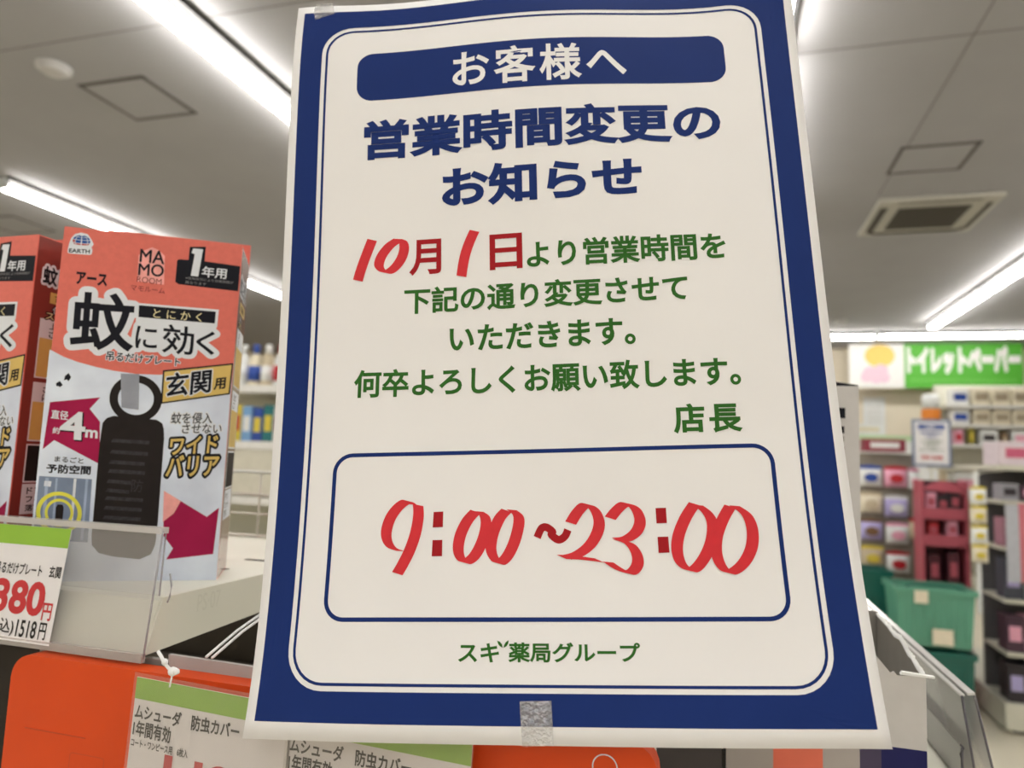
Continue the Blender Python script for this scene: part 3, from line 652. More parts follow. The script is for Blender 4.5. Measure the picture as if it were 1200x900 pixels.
k = MB(); ring(k, rrect(.064, .076, .007, .019, .0059, 8, 1), rrect(.0646, .0754, .0076, .0184, .0053, 8, 1), lambda a, c, h: (a, h, .1535 - c), -.0003, BM['white']); k.build('ring_mark', o2)
TAGC = clear('tag_sleeve', (.97, .96, .95), .06, .1, .05)
def tagp(a, c, h):
    r = math.radians(-1.9); x, z = a / 1000, -c / 1000
    return (x * math.cos(r) - z * math.sin(r), -h, x * math.sin(r) + z * math.cos(r))
def price_tag(x, z, label):
    t = thing('price_tag', label, 'price tag', (x, .334, z), 0, 'hanging green topped price tags')
    k = MB(); k.prism([(0, 2.6), (98, 2.6), (98, 66), (0, 66)], tagp, .0005, .0009, CARD); cb = k.build('card', t)
    k = MB(); k.prism([(0, 2.6), (98, 2.6), (98, 13.8), (0, 13.8)], tagp, .0009, .001, LGREEN); k.build('green_band', cb)
    k = MB(); k.prism([(-1, 0), (99, 0), (99, 67), (-1, 67)], tagp, .0016, .0019, TAGC); k.build('clear_sleeve', t)
    k = MB(); wbox(k, 'ムシューダ　防虫カバー', 1.5, 68, 16.5, 24, tagp, .0012, CBLK, .026); wbox(k, '1年間有効', 1.5, 26, 25, 33, tagp, .0012, CBLK, .026); wbox(k, 'コート・ワンピース用　6枚入', 1.2, 38, 34.4, 38.6, tagp, .0012, CBLK, .02); k.build('name_lettering', cb)
    k = MB(); wbox(k, '1,180', 25, 78, 40, 57, tagp, .0012, CRED, .05); wbox(k, '円', 80, 90, 46, 57, tagp, .0012, CRED, .03); k.build('price_lettering', cb)
    return t
price_tag(-.3045, 1.3272, 'green topped white price tag in front of the orange package, left of the poster')
price_tag(-.2075, 1.3235, 'green topped white price tag mostly covered by the bottom of the poster')
STR = mat('white_string', (232, 226, 218), .7, .2)
st = thing('white_string', 'white string tied in a knot under the shelf corner', 'string', (-.2782, .329, 1.3296))
def S_(p): return tuple(np.array(p) - np.array((-.2782, .329, 1.3296)))
k = MB(); k.tube([S_((-.2815, .4262, 1.3472)), S_((-.277, .385, 1.3405)), S_((-.272, .352, 1.3335))], .0008, STR); k.build('cord', st)
k = MB(); k.tube([S_((-.2855, .4262, 1.3472)), S_((-.281, .385, 1.3405)), S_((-.276, .352, 1.3335))], .0008, STR); k.build('cord', st)
k = MB(); k.tube([S_((-.2885, .3285, 1.341)), S_((-.286, .3285, 1.3385)), S_((-.2838, .3285, 1.3355)), S_((-.2805, .3285, 1.333)), S_((-.2785, .3285, 1.3318))], .0009, STR)
k.lathe(-.0052, -.0005, [(.0005, .0045), (.0016, .0055), (.0016, .007), (.0005, .008)], STR, 10); k.build('loose_end', st)
k = MB(); k.lathe(0, 0, [(.0006, -.0006), (.0022, .0006), (.0026, .002), (.0018, .0036), (.0005, .0042)], STR, 12); k.lathe(.0022, 0, [(.0005, .0004), (.0018, .0012), (.0016, .003), (.0004, .0038)], STR, 10); k.build('knot', st)
k = MB(); k.tube([S_((-.2782, .3288, 1.330)), S_((-.279, .3286, 1.3235))], .0005, STR); k.build('cord', st)

# dark back added below the deck; the gap's shade is put into its colour
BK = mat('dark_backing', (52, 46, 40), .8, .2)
t = thing('gap_dark_panel', 'dark brown back panel added to keep the gap under the cream shelf dark', 'back panel', (-.2, .72, .9))
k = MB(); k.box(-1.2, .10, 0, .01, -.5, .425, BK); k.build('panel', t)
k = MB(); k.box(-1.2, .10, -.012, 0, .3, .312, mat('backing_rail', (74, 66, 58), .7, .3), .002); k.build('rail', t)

# ------------------------------------------------------------------ right of the poster: cartons and clear price rails
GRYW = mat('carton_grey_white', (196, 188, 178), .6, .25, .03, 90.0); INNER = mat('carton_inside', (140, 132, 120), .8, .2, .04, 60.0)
torn = thing('display_carton', 'open white display carton with a torn top edge at the lower right of the poster', 'carton', (.065, .5, 1.243))
T0 = np.array((.065, .5, 1.243))
k = MB(); k.prism([(-.058, 0), (.0575, 0), (.0579, .0858), (.0555, .0858), (.0425, .0845), (.0405, .0868), (.0385, .0858), (.0305, .0955), (.0298, .0955), (.012, .104), (-.058, .106)], lambda a, c, h: (a, h, c), 0, .0012, GRYW); k.build('front_panel', torn)
NAVY = mat('print_navy', (22, 24, 78), .5, .3); PUR = mat('print_purple', (72, 62, 82), .5, .3, .08); SALS = mat('print_salmon', (226, 112, 84), .5, .3); LG = mat('print_light_grey', (168, 156, 144), .55, .3)
for nm, x0, x1, mt in (('grey_band', -.058, -.0295, LG), ('salmon_band', -.0295, -.0005, SALS), ('grey_band', -.0005, .0205, LG), ('purple_band', .0205, .0325, PUR), ('navy_band', .0325, .0574, NAVY)):
    k = MB(); k.box(x0, x1, -.0003, 0, 0, .0425, mt); k.build(nm, torn)
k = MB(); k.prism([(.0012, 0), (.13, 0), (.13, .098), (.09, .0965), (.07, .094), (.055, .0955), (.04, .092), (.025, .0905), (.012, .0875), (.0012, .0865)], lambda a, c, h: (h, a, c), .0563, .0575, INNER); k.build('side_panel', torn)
FR = mat('torn_fibre', (236, 230, 220), .9, .1)
k = MB()
zz = [(.0012, .0865), (.012, .0878), (.025, .0908), (.032, .0905), (.04, .0925), (.047, .0945), (.055, .0958), (.07, .0945), (.09, .0968), (.13, .0983)]
for (a0, c0), (a1, c1) in zip(zz[:-1], zz[1:]):
    for j in range(6):
        u = j / 6; a = a0 + (a1 - a0) * u; c = c0 + (c1 - c0) * u; e = random.uniform(.0006, .0022)
        k.prism([(a, c - .001), (a + (a1 - a0) / 6, c + (c1 - c0) / 6 - .001), (a + (a1 - a0) / 12, c + e)], lambda p, q, h: (h, p, q), .0556, .0578, FR)
k.prism([(.044, .0855), (.0625, .0852), (.0628, .0862), (.045, .0872)], lambda a, c, h: (a, h, c), -.0006, .003, FR)
k.build('torn_edge', torn)
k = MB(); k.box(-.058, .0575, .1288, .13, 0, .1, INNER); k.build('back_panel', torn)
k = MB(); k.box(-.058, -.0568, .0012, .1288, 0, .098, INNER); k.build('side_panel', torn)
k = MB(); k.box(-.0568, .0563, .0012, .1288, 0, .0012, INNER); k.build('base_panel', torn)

dkp = thing('gap_dark_block', 'dark grey block added to fill the dark gap between the orange package and the torn carton, below the poster', 'package', (-.016, .5, 1.2435))  # dark block added to keep the shelf gap beside the torn carton dark
k = MB(); k.box(-.021, .0205, 0, .11, 0, .072, mat('gap_charcoal', (74, 66, 62), .5, .3, .06, 60.0), .001); k.build('body', dkp)
k = MB(); k.box(-.021, .0203, -.0005, .0, .028, .0365, mat('gap_brown', (104, 92, 84), .5, .3)); k.build('lighter_band', dkp)
tall = thing('tall_carton', 'tall light grey carton with black print, just right of the poster edge', 'carton', (.075, .665, 1.243))
k = MB(); k.box(-.06, .0425, 0, .05, 0, .2815, GRYW, .001); k.build('body', tall)
k = MB(); k.prism([(-.06, .2815), (.0422, .2815), (.0422, .2826), (.015, .2868), (-.06, .293)], lambda a, c, h: (a, h, c), .002, .048, BM['black']); k.build('top_wedge', tall)  # black wedge along the top of the carton
for z0, z1_, x1, mt in ((.2535, .2625, .0315, BM['black']), (.2405, .2465, .0305, BM['black']), (.2335, .238, .0302, INNER), (.2145, .229, .0302, BM['brown'])):
    k = MB(); k.box(-.05, x1, -.0004, 0, z0, z1_, mt); k.build('printed_panel', tall)

rd = thing('product_shelf', 'cream shelf carrying the torn carton behind the right clear rails', 'shelf', (.02, .45, 1.243))
k = MB(); k.box(-.10, .142, -.03, .75, -.02, -.0005, STEEL, .002); k.build('deck', rd)
k = MB(); k.box(.1425, .146, -.03, .75, -.035, .004, STEEL, .001); k.build('front_lip', rd)
PLA2 = clear('clear_rail', (.86, .86, .87), .10, .1, .34); RID2 = clear('rail_ridge_highlight', (.9, .9, .9), .3, .1, .85); EDG2 = clear('clear_rail_edge', (.25, .24, .34), .1, .1, .12)  # ridge haze is a painted highlight along the rail's top edges
crail = thing('clear_price_rail', 'clear plastic price rail running away at the lower right of the poster', 'price rail', (.17, .5724, 1.2350))
def leaf(xt, zt, xb, zb, y0, y1, nm):
    k = MB(); k.prism([(y0, 0), (y1, 0), (y1, 1), (y0, 1)], lambda a, c, h: (xb + (xt - xb) * c + h, a, zb + (zt - zb) * c), 0, .0009, PLA2); k.build(nm, crail)
    k = MB(); k.tube([(xb + (xt - xb) * c, y0, zb + (zt - zb) * c) for c in (0, .5, 1)], .0008, EDG2, 6); k.build('leaf_edge', crail)
leaf(0.0, .0673, .0135, 0.0, 0, .6, 'outer_leaf'); leaf(-.0077, .0663, .001, 0.0, 0, .6, 'inner_leaf'); leaf(-.0085, .032, -.009, .008, 0, .6, 'lower_leaf')
RIDGE = clear('clear_ridge', (.86, .85, .87), .2, .1, .5)
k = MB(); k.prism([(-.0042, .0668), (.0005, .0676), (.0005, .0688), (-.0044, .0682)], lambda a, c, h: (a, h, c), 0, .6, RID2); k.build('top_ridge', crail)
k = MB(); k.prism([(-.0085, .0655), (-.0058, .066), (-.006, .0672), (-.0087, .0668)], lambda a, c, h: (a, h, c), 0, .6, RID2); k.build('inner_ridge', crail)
k = MB(); k.tube([(-.0095, 0, .034), (-.0075, 0, .032), (-.0095, 0, .028), (-.0085, 0, .02), (-.009, 0, .008)], .0007, EDG2, 6); k.build('hook_edge', crail)

# ------------------------------------------------------------------ far left shelving seen between the box and the poster
def shelving(name, label, x0, x1, y0, y1, levels, back=True, base=.16, cat='shelving', m=None, top=None):
    m = m or STEEL; t = thing(name, label, cat, ((x0 + x1) / 2, (y0 + y1) / 2, 0)); a, b_ = (x1 - x0) / 2, (y1 - y0) / 2
    k = MB(); k.box(-a, a, -b_, b_, 0, base, m, .01); k.build('plinth', t)
    ht = top or max(levels) + .3
    if back: k = MB(); k.box(-a, a, b_ - .02, b_, base, ht, m); k.build('back_panel', t)
    for z in levels:
        k = MB(); k.box(-a, a, -b_, b_ - .02, z - .03, z, m, .004); k.build('shelf', t)
        k = MB(); k.box(-a, a, -b_ - .006, -b_, z - .035, z + .006, PLW, .002); k.build('shelf_lip', t)
    for s in (-1, 1):
        k = MB(); k.box(s * a - .015, s * a + .015, b_, b_ + .03, 0, ht, m, .003); k.build('upright', t)
    return t
shelving('store_shelving', 'cream store shelving far behind the salmon box', -3.0, -1.75, 3.2, 3.6, [.5, .95, 1.21, 1.495, 1.79], top=1.95)
k = MB(); k.box(-3.0, -1.75, 3.186, 3.196, 1.225, 1.455, mat('drawer_front', (206, 198, 178), .5, .3), .004); o = k.build('panel_board'); tag(o, 'plain cream board under the lowest goods of the far left shelving', 'board')
def bottle(x, y, z, r, h, body, cap, label, group, nm='bottle'):
    t = thing(nm, label, 'bottle', (x, y, z + .0012), 0, group)
    MB().lathe(0, 0, [(r * .9, 0), (r, .01), (r, h * .62), (r * .55, h * .76), (r * .4, h * .8)], body).build('body', t)
    MB().lathe(0, 0, [(r * .5, h * .8), (r * .5, h * .97), (r * .4, h)], cap).build('cap', t)
    MB().lathe(0, 0, [(r * 1.01, h * .15), (r * 1.01, h * .5)], cap).build('label_band', t)
def carton(x0, x1, y, d, z0, z1, body, accent, label, cat='carton', group=None, nm='carton', bev=.004):
    t = thing(nm, label, cat, ((x0 + x1) / 2, y + d / 2, z0 + .0012), 0, group); a, b_, h = (x1 - x0) / 2, d / 2, z1 - z0
    k = MB(); k.box(-a, a, -b_, b_, 0, h, body, bev); kb = k.build('body', t)
    k = MB(); k.box(-a * .7, a * .7, -b_ - .001, -b_, h * .3, h * .72, accent, .0005); k.build('printed_label', kb)
    return t
def pouch(x, y, z0, w_, h, d, body, accent, label, group=None, nm='hanging_pack', cat='hanging pack'):
    t = thing(nm, label, cat, (x, y, z0), 0, group)
    vs = []; fs = []; n, mm = 8, 8
    for s in (-1, 1):
        for j in range(mm + 1):
            for i in range(n + 1):
                u, v = i / n, j / mm; q = s * d / 2 * (math.sin(math.pi * u) * math.sin(math.pi * v)) ** .5
                vs.append((-w_ / 2 + w_ * u, q, h * v))
    for s in range(2):
        for j in range(mm):
            for i in range(n):
                o = s * (n + 1) * (mm + 1); f = [o + j * (n + 1) + i, o + j * (n + 1) + i + 1, o + (j + 1) * (n + 1) + i + 1, o + (j + 1) * (n + 1) + i]
                fs.append(f if s == 0 else f[::-1])
    k = MB(); k.add(vs, fs, body, True); kb = k.build('pouch', t)
    k = MB(); k.prism([(-w_ * .5, h), (w_ * .5, h), (w_ * .5, h * 1.16), (w_ * .1, h * 1.22), (-w_ * .1, h * 1.22), (-w_ * .5, h * 1.16)], lambda a, c, q: (a, q, c), -.0015, .0015, accent); k.build('header_card', t)
    k = MB(); e = w_ * .3; k.prism([(e * math.cos(q), h * .5 + e * .7 * math.sin(q)) for q in np.linspace(0, 2 * math.pi, 13)[:-1]], lambda a, c, q: (a, q, c), -d / 2 - .004, -d / 2 + .002, accent); k.build('printed_mark', kb)
    return t
C_ = lambda n, r, g, b_, ro=.45: mat('pack_' + n, (r, g, b_), ro, .4, .06, 30.0)
WHT, CRM, BLU, RED, YEL, GRN, TEA, PNK, DRK, ORN, BEI, LIL, SKY, BRN = (C_('white', 226, 222, 214), C_('cream', 220, 206, 178), C_('blue', 44, 74, 150), C_('red', 186, 40, 48), C_('yellow', 214, 190, 70), C_('green', 70, 130, 62), C_('teal', 40, 110, 110),
    C_('pink', 228, 160, 176), C_('dark', 52, 46, 50), C_('orange', 220, 126, 40), C_('beige', 196, 178, 146), C_('lilac', 180, 168, 206), C_('sky', 120, 160, 196), C_('brown', 120, 88, 60))
caps = [(-2.50, WHT, WHT, 'plain white'), (-2.42, CRM, BLU, 'blue capped cream'), (-2.34, BEI, WHT, 'white capped beige'), (-2.26, WHT, RED, 'red capped white'), (-2.18, CRM, WHT, 'white capped cream'), (-2.10, BEI, RED, 'red capped beige')]
for x, bd, cp, nmx in caps: bottle(x, 3.3, 1.79, .036, .235, bd, cp, nmx + ' bottle on the upper far shelf behind the salmon box', 'bottles on the upper far shelf')
packs = [(-2.52, RED, WHT, 'red'), (-2.455, YEL, RED, 'yellow'), (-2.39, SKY, WHT, 'pale blue'), (-2.325, BLU, YEL, 'dark blue'), (-2.26, TEA, YEL, 'teal'), (-2.195, WHT, RED, 'white'), (-2.13, ORN, BLU, 'orange')]
for x, bd, ac, nmx in packs: carton(x - .03, x + .03, 3.22, .12, 1.495, 1.495 + random.uniform(.17, .2), bd, ac, nmx + ' carton on the lower far shelf behind the salmon box', 'carton', 'cartons on the lower far shelf')

# ------------------------------------------------------------------ far right: sign, wall shelving, goods
SGN = C_('sign_green', 88, 176, 54, .5)
t = thing('hanging_sign', 'green and white hanging sign with white toilet paper lettering at the far wall', 'sign', (3.19, 12.1, 2.778)); t.scale = (1.071, 1, 1.071)
k = MB(); k.box(-.375, 1.1, 0, .03, 0, .715, SGN, .004); k.build('green_panel', t)
k = MB(); k.box(-1.11, -.378, 0, .03, 0, .735, mat('sign_white', (244, 240, 232), .5, .3), .004); k.build('white_panel', t)
P2 = lambda a, c, h: (a, -h, c)
k = MB(); write(k, 'トイレットペーパー', (-.33, .575), (1.06, .575), (-.33, .235), P2, .006, mat('sign_letter', (250, 250, 248), .5, .3, top=.9), .09, stag=.004); k.build('sign_lettering', t)
k = MB()
for i in range(26): k.box(-.3 + i * .051, -.3 + i * .051 + .034, -.003, 0, .1, .13, C_('sign_pale', 120, 196, 84)); 
k.build('small_print', t)
k = MB(); k.prism([(-.70 + .20 * math.cos(q), .47 + .165 * math.sin(q)) for q in np.linspace(0, 2 * math.pi, 25)[:-1]], P2, .001, .004, C_('sign_yellow', 236, 196, 98)); k.build('yellow_spot', t)
k = MB()
for dx, dz, r in ((-.08, .0, .1), (.06, .03, .1), (.0, -.07, .09), (-.13, -.06, .08), (.1, -.07, .08)): k.prism([(-.75 + dx + r * math.cos(q), .22 + dz + r * math.sin(q)) for q in np.linspace(0, 2 * math.pi, 17)[:-1]], P2, .001 + abs(dx) * .01, .005 + abs(dx) * .01, C_('sign_pink', 232, 196, 204))
k.build('pink_spot', t)
for x in (-.9, .9): MB().tube([(x, .015, .71), (x, .015, (ZC - 2.778) / 1.071)], .004, STEEL).build('hanging_rod', t)

shelving('paper_goods_shelving', 'long cream wall shelving full of paper packs under the green sign', 3.02, 4.6, 10.95, 11.45, [.6, 1.2, 1.885, 2.155, 2.42], top=2.75)
for r, (z, h) in enumerate(((2.42, .25), (2.155, .23))):
    for i in range(5):
        x = 3.36 + i * .235
        carton(x, x + .215, 11.0, .25, z, z + h - .01, CRM if i != 4 else WHT, C_('faint_mark', 158, 142, 118), ('first', 'second', 'third', 'fourth', 'fifth')[i] + ' cream paper pack from the left on the ' + ('top' if r == 0 else 'middle') + ' wall shelf under the green sign', 'paper pack', 'cream paper packs on the wall shelving', 'paper_pack', .03)
carton(3.1, 3.32, 11.0, .2, 2.42, 2.65, WHT, BLU, 'white pack with blue print on the top wall shelf, left end', 'paper pack', None, 'paper_pack', .02)
carton(3.1, 3.32, 11.0, .2, 2.155, 2.37, WHT, BLU, 'white pack with blue print on the middle wall shelf, left end', 'paper pack', None, 'paper_pack', .02)
t = thing('storage_jar', 'white jar with orange band beside the wall shelving, above the small notice', 'jar', (2.82, 10.9, 2.1))
MB().lathe(0, 0, [(.1, 0), (.115, .02), (.115, .1), (.115, .24), (.1, .26)], ORN).build('body', t); MB().lathe(0, 0, [(.11, .26), (.11, .40), (.09, .46)], WHT).build('lid', t)
t = thing('jar_stand', 'white stand carrying the orange banded jar at the far wall', 'stand', (2.82, 10.9, 0))
MB().box(-.16, .16, -.15, .15, 2.07, 2.1, WHT, .005).build('top', t); MB().box(-.14, .14, -.12, .12, 0, 2.07, BEI, .005).build('body', t)
row3 = [(3.12, .1, .2, PNK, RED, 'pink and red carton'), (3.3, .05, .225, C_('olive', 150, 136, 50), YEL, 'slim olive carton'), (3.43, .2, .2, WHT, DRK, 'white carton with dark print'), (3.68, .06, .17, BRN, BEI, 'small brown carton'), (3.8, .22, .2, WHT, PNK, 'wide white carton'), (4.06, .14, .17, RED, WHT, 'dark red carton')]
for x, w_, h, bd, ac, nmx in row3: carton(x, x + w_, 10.96, .15, 1.885, 1.885 + h, bd, ac, nmx + ' on the lowest visible wall shelf under the green sign', 'carton')
for i, (x, w_, h, bd, ac, nmx) in enumerate([(3.1, .3, .3, WHT, PNK, 'white and pink'), (3.45, .4, .25, DRK, LIL, 'black'), (3.9, .35, .32, PNK, RED, 'pink')]): carton(x, x + w_, 11.0, .3, 1.2, 1.2 + h, bd, ac, nmx + ' box on the wall shelf below the paper packs', 'box', None, 'box')
# service counter left of the wall shelving
t = thing('service_counter', 'pale counter with a green edge at the far wall right of the poster', 'counter', (2.0, 9.6, 0))
MB().box(-.55, .55, 0, .5, 0, 1.86, WHT, .01).build('body', t); MB().box(-.58, .58, -.03, .52, 1.86, 1.92, C_('pale_green', 186, 206, 160), .006).build('top', t)
carton(1.62, 1.98, 9.65, .25, 1.92, 2.06, WHT, CRM, 'flat white carton lying on the far counter', 'carton')
t = thing('wall_notice', 'tall white paper notice on the back wall left of the jar', 'notice', (2.42, 12.45, 2.0)); MB().box(-.16, .16, 0, .02, 0, .66, WHT, .002).build('sheet', t)
k = MB()
for i in range(6): k.box(-.11, .11, -.002, 0, .1 + i * .08, .12 + i * .08, C_('faint', 196, 190, 178))
k.build('faint_print', t)
t = thing('wall_cabinet', 'grey green cabinet edge behind the tall carton', 'cabinet', (1.63, 10.9, 0)); MB().box(-.1, .1, 0, .3, 0, 2.62, C_('grey_green', 120, 124, 104), .01).build('body', t); MB().box(-.085, .085, -.015, 0, .1, 2.5, C_('grey_green', 120, 124, 104), .006).build('door', t)

# small copy of the notice in a stand
t = thing('notice_stand', 'small framed copy of the blue bordered notice on a stand in the right aisle', 'notice stand', (1.4506, 5.62, 0))
FRM = C_('frame_grey', 120, 130, 150); SB = C_('notice_blue', 74, 92, 146)
z0 = 1.645; P2N = lambda a, c, h: (a * .937, -h, 1.52 + (c - z0) * .937)
k = MB(); ring(k, rrect(-.132, .132, z0 - .008, z0 + .348, .012, 4, 2), rrect(-.116, .116, z0 + .01, z0 + .33, .004, 4, 2), P2N, .012, FRM); k.box(-.12, .12, -.0115, .004, 1.516, 1.842, FRM); k.build('frame', t)
k = MB(); k.box(-.105, .105, -.0125, -.0115, 1.531, 1.827, mat('paper', (230, 223, 213))); k.build('paper_sheet', t)
k = MB(); k.box(-.084, .084, -.0135, -.0125, 1.773, 1.81, SB); write(k, 'お客様へ', (-.04, z0 + .302), (.04, z0 + .302), (-.04, z0 + .278), P2N, .014, mat('paper', (0, 0, 0)), .02); k.build('title_bar', t)
k = MB(); write(k, '営業時間変更の', (-.075, z0 + .255), (.075, z0 + .255), (-.075, z0 + .235), P2N, .014, SB, .03); write(k, 'お知らせ', (-.04, z0 + .225), (.04, z0 + .225), (-.04, z0 + .207), P2N, .014, SB, .03); k.build('heading_lettering', t)
k = MB()
for i, (l, hw) in enumerate((('より営業時間を', .07), ('下記の通り変更させて', .06), ('いただきます。', .045), ('何卒よろしくお願い致します。', .085))): write(k, l, (-hw, z0 + .19 - i * .022), (hw, z0 + .19 - i * .022), (-hw, z0 + .177 - i * .022), P2N, .014, INKG, .02)
k.build('message_lettering', t)
k = MB(); write(k, '9:00~23:00', (-.07, z0 + .075), (.07, z0 + .075), (-.07, z0 + .048), P2N, .014, MARK, .03); k.build('handwritten_lettering', t)
k = MB(); k.tube([(0, .012, .03), (0, .012, 1.53)], .008, STEEL); k.build('pole', t)
k = MB(); k.lathe(0, .012, [(.1, 0), (.1, .015), (.02, .03)], STEEL); k.build('base', t)

# hanging packs on a peg panel beside the poster edge
t = thing('peg_panel', 'narrow peg panel of hanging packs in the right aisle', 'peg panel', (1.19, 5.75, 0))
k = MB(); k.box(-.22, .19, 0, .03, .2, 1.6, C_('peg_panel', 150, 140, 124)); k.build('panel', t); k = MB(); k.box(-.24, .14, -.2, .1, 0, .2, STEEL, .01); k.build('foot', t)
hp = [(1.07, 1.36, WHT, BLU, 'white pack with a blue mark'), (1.235, 1.36, PNK, RED, 'pink pack with a red mark'), (1.07, 1.17, CRM, BEI, 'cream pack'), (1.235, 1.15, LIL, WHT, 'lilac pack'),
      (1.07, .98, LIL, BRN, 'dull lilac pack'), (1.24, .96, WHT, PNK, 'white and pink pack'), (1.075, .79, BEI, YEL, 'beige pack with a yellow mark'), (1.24, .76, WHT, RED, 'white pack with a red mark'), (1.352, 1.35, WHT, PNK, 'narrow white pack'), (1.352, 1.0, BEI, RED, 'narrow beige pack')]
rows = {1: 'top', 2: 'second', 3: 'third', 4: 'lowest'}
for x, z, bd, ac, nmx in hp:
    r = 1 if z > 1.3 else 2 if z > 1.1 else 3 if z > .9 else 4
    pouch(x, 5.69, z, .15 if x < 1.3 else .07, .125, .08, bd, ac, nmx + ' hanging in the ' + rows[r] + ' row of the peg panel', 'packs hanging on the peg panel')
carton(1.03, 1.3, 5.66, .16, 1.61, 1.70, C_('maroon', 142, 52, 66), WHT, 'maroon and white carton lying on top of the peg panel', 'carton')

# red plastic display rack
REDP = C_('rack_red', 176, 82, 92); RDK = C_('rack_dark', 84, 36, 46)
t = thing('display_rack', 'tall red plastic display rack behind the green baskets', 'display rack', (1.425, 5.25, 0))
for s in (-1, 1): MB().box(s * .128 - .008, s * .128 + .008, 0, .2, 0, 1.42, REDP, .003).build('side_panel', t)
MB().box(-.12, .12, .19, .2, 0, 1.42, RDK).build('back_panel', t)
for z in (.35, .72, 1.03, 1.2): 
    k = MB(); k.box(-.12, .12, 0, .19, z, z + .02, REDP, .003); k.box(-.12, .12, -.012, 0, z - .03, z + .045, REDP, .003); k.build('tray', t)
k = MB(); n = 10
po = [(-.13, 1.2 + .16)] + [(-.13 + .26 * i / n, 1.36 + .06 * math.sin(math.pi * i / n)) for i in range(n + 1)] + [(.13, 1.34)]
k.prism(po, lambda a, c, h: (a, h, c), 0, .012, REDP); k.build('header', t)
for i, (x, z, h, bd, nmx) in enumerate([(-.07, 1.22, .12, PNK, 'pink'), (.0, 1.22, .1, DRK, 'black'), (.07, 1.22, .13, DRK, 'dark'), (-.06, 1.05, .1, RED, 'red'), (.05, 1.05, .11, PNK, 'pale pink'), (-.06, .74, .2, RDK, 'dark red'), (.05, .74, .22, RDK, 'deep brown')]):
    carton(1.425 + x - .03, 1.425 + x + .03, 5.28, .1, z, z + h, bd, REDP, nmx + ' box in the ' + ('top' if z > 1.2 else 'second' if z > 1 else 'third') + ' tray of the red rack', 'box', 'boxes in the red rack', 'box')
# strip of yellow and white packs on a hanger
t = thing('clip_strip', 'hanging strip of white and yellow packs beside the red rack', 'clip strip', (1.478, 4.83, .665)); MB().box(-.012, .012, 0, .004, 0, .82, WHT).build('strip', t)
MB().tube([(0, .002, .8), (.06, .03, .822), (.16, .055, .829)], .003, STEEL).build('added_support_arm', t)  # arm added as a support for the otherwise floating strip
for i in range(4): pouch(1.478, 4.80, .96 + i * .112, .083, .085, .03, WHT if i % 2 else CRM, YEL, ('lowest', 'second lowest', 'second highest', 'highest')[i] + ' small yellow marked pack on the hanging strip', 'packs on the clip strip')

# shopping baskets
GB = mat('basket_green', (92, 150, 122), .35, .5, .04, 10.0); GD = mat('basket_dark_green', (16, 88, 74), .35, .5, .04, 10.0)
def basket(x, y, z, w_, d, h, M, label, card_=True):
    t = thing('shopping_basket', label, 'basket', (x, y, z), 0, 'green shopping baskets'); a, b_ = w_ / 2, d / 2; q = .9
    k = MB(); th = .006
    def wall(x0, y0, x1, y1):
        k.add([(x0 * q, y0 * q, 0), (x1 * q, y1 * q, 0), (x1, y1, h), (x0, y0, h)] + [(x0 * q * .97, y0 * q * .97, 0), (x1 * q * .97, y1 * q * .97, 0), (x1 * .97, y1 * .97, h), (x0 * .97, y0 * .97, h)],
              [[0, 1, 2, 3], [7, 6, 5, 4], [0, 4, 5, 1], [2, 6, 7, 3], [1, 5, 6, 2], [0, 3, 7, 4]], M)
    wall(-a, -b_, a, -b_); wall(a, -b_, a, b_); wall(a, b_, -a, b_); wall(-a, b_, -a, -b_)
    k.box(-a * q, a * q, -b_ * q, b_ * q, 0, .006, M); k.build('body', t)
    k = MB(); ring(k, rrect(-a - .012, a + .012, -b_ - .012, b_ + .012, .03, 5, 3), rrect(-a + .004, a - .004, -b_ + .004, b_ - .004, .02, 5, 3), lambda p, r, hh: (p, r, hh), h + .004, M)
    for p, r in ((-a, -b_), ): k.box(-a - .012, a + .012, -b_ - .014, -b_ - .004, h - .03, h + .004, M, .003); k.box(-a - .014, -a - .004, -b_, b_, h - .03, h + .004, M, .003); k.box(a + .004, a + .014, -b_, b_, h - .03, h + .004, M, .003)
    k.build('rim', t)
    k = MB(); hz = h + .007; k.tube([(-a * .75, -b_ - .006, hz), (-a * .5, -b_ * .55, hz + .004), (a * .5, -b_ * .55, hz + .004), (a * .75, -b_ - .006, hz)], .006, GD); k.build('handle', t)
    k = MB()
    for i in range(7): k.box(-a * .82 + i * a * .26, -a * .82 + i * a * .26 + .012, -b_ * .97 - .008, -b_ * .95 + .002, h * .12, h * .8, M, .002)
    k.build('rib', t)
    if card_: k = MB(); k.box(-a * .55, -a * .2, -b_ - .017, -b_ - .0145, h - .08, h - .01, CRM); k.build('sticker', t)
    if card_: k = MB(); k.box(-a * .1, a * .42, -b_ - .006, -b_ - .002, h * .05, h * .32, CRM); k.build('sticker', t)
    return t
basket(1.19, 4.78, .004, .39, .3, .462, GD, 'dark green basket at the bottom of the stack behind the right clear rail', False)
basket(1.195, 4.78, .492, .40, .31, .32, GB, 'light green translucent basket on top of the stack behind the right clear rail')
basket(.885, 5.17, .004, .34, .3, .84, GD, 'dark teal basket half hidden by the right edge of the poster', False)

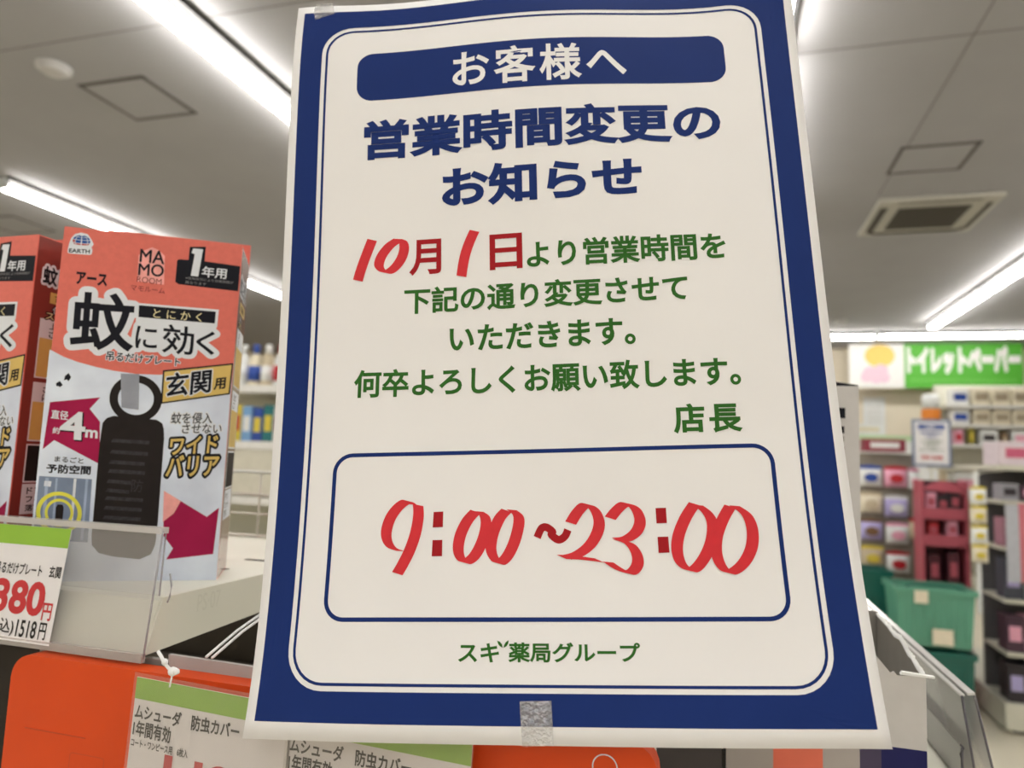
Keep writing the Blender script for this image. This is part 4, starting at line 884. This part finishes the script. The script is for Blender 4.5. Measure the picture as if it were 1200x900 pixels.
# gondola of the right aisle
GX0, GY0 = 1.60, 4.87
gd = thing('gondola_shelving', 'low cream gondola end at the right edge of the picture', 'gondola', (2.05, 5.6, 0))
MB().box(GX0 - 2.05, .45, GY0 - 5.6, .73, .02, .17, STEEL, .008).build('plinth', gd); MB().box(GX0 - 2.0, .4, GY0 - 5.57, .7, 0, .02, DRK).build('kick_strip', gd)
MB().box(GX0 - 2.03, .43, -.36, -.34, .17, 1.5, C_('gondola_panel', 90, 86, 86)).build('end_panel', gd)
for z in (.45, .75, 1.05, 1.32):
    MB().box(GX0 - 2.03, .43, GY0 - 5.6, -.36, z - .02, z, STEEL2, .003).build('shelf', gd)
for z in (1.5,): MB().box(GX0 - 2.05, .45, GY0 - 5.6, .73, z, z + .03, STEEL2, .004).build('top_board', gd)
for x in (1.79, 1.82): MB().tube([(x - 2.05, GY0 - 5.63, .17), (x - 2.05, GY0 - 5.63, 1.53)], .008, STEEL).build('wire_post', gd)
sh_ = [('low', .17, .24), ('second', .45, .25), ('third', .75, .25), ('fourth', 1.05, .22), ('upper', 1.32, .15)]
pal = [(DRK, LIL, 'black'), (C_('plum', 74, 50, 62), PNK, 'plum'), (C_('slate', 70, 72, 80), LIL, 'slate grey'), (C_('rose', 170, 120, 130), WHT, 'rose'), (C_('grey', 150, 146, 148), DRK, 'grey')]
for r, (rn, z, h) in enumerate(sh_):
    for i in range(4):
        bd, ac, cn = pal[(i * 2 + r) % 5 if i != 3 else (r + 1) % 5]
        x = GX0 + .03 + i * .1
        carton(x, x + .09, 4.9, .14, z, z + h * random.uniform(.6, .92), bd, ac, '%s box, %s from the left on the %s shelf of the right gondola' % (cn, ('first', 'second', 'third', 'fourth')[i], rn), 'box', 'boxes on the right gondola', 'box')
t = thing('display_board', 'grey and rose display panel hanging on the gondola end', 'display panel', (1.69, 4.80, .86)); MB().box(-.075, -.01, 0, .012, 0, .44, C_('panel_grey', 178, 176, 178), .002).build('grey_half', t); MB().box(-.009, .055, 0, .012, 0, .45, C_('panel_rose', 200, 110, 118), .002).build('rose_half', t)
carton(1.62, 1.88, 4.9, .25, 1.531, 1.67, C_('box_palepink', 214, 196, 196), C_('mark_rose', 196, 92, 116), 'pale pink box with a red mark on top of the right gondola', 'box', None, 'box'); carton(1.9, 2.2, 4.9, .25, 1.531, 1.68, C_('box_palepink', 214, 196, 196), BEI, 'pale pink box at the right frame edge on top of the gondola', 'box', None, 'box')
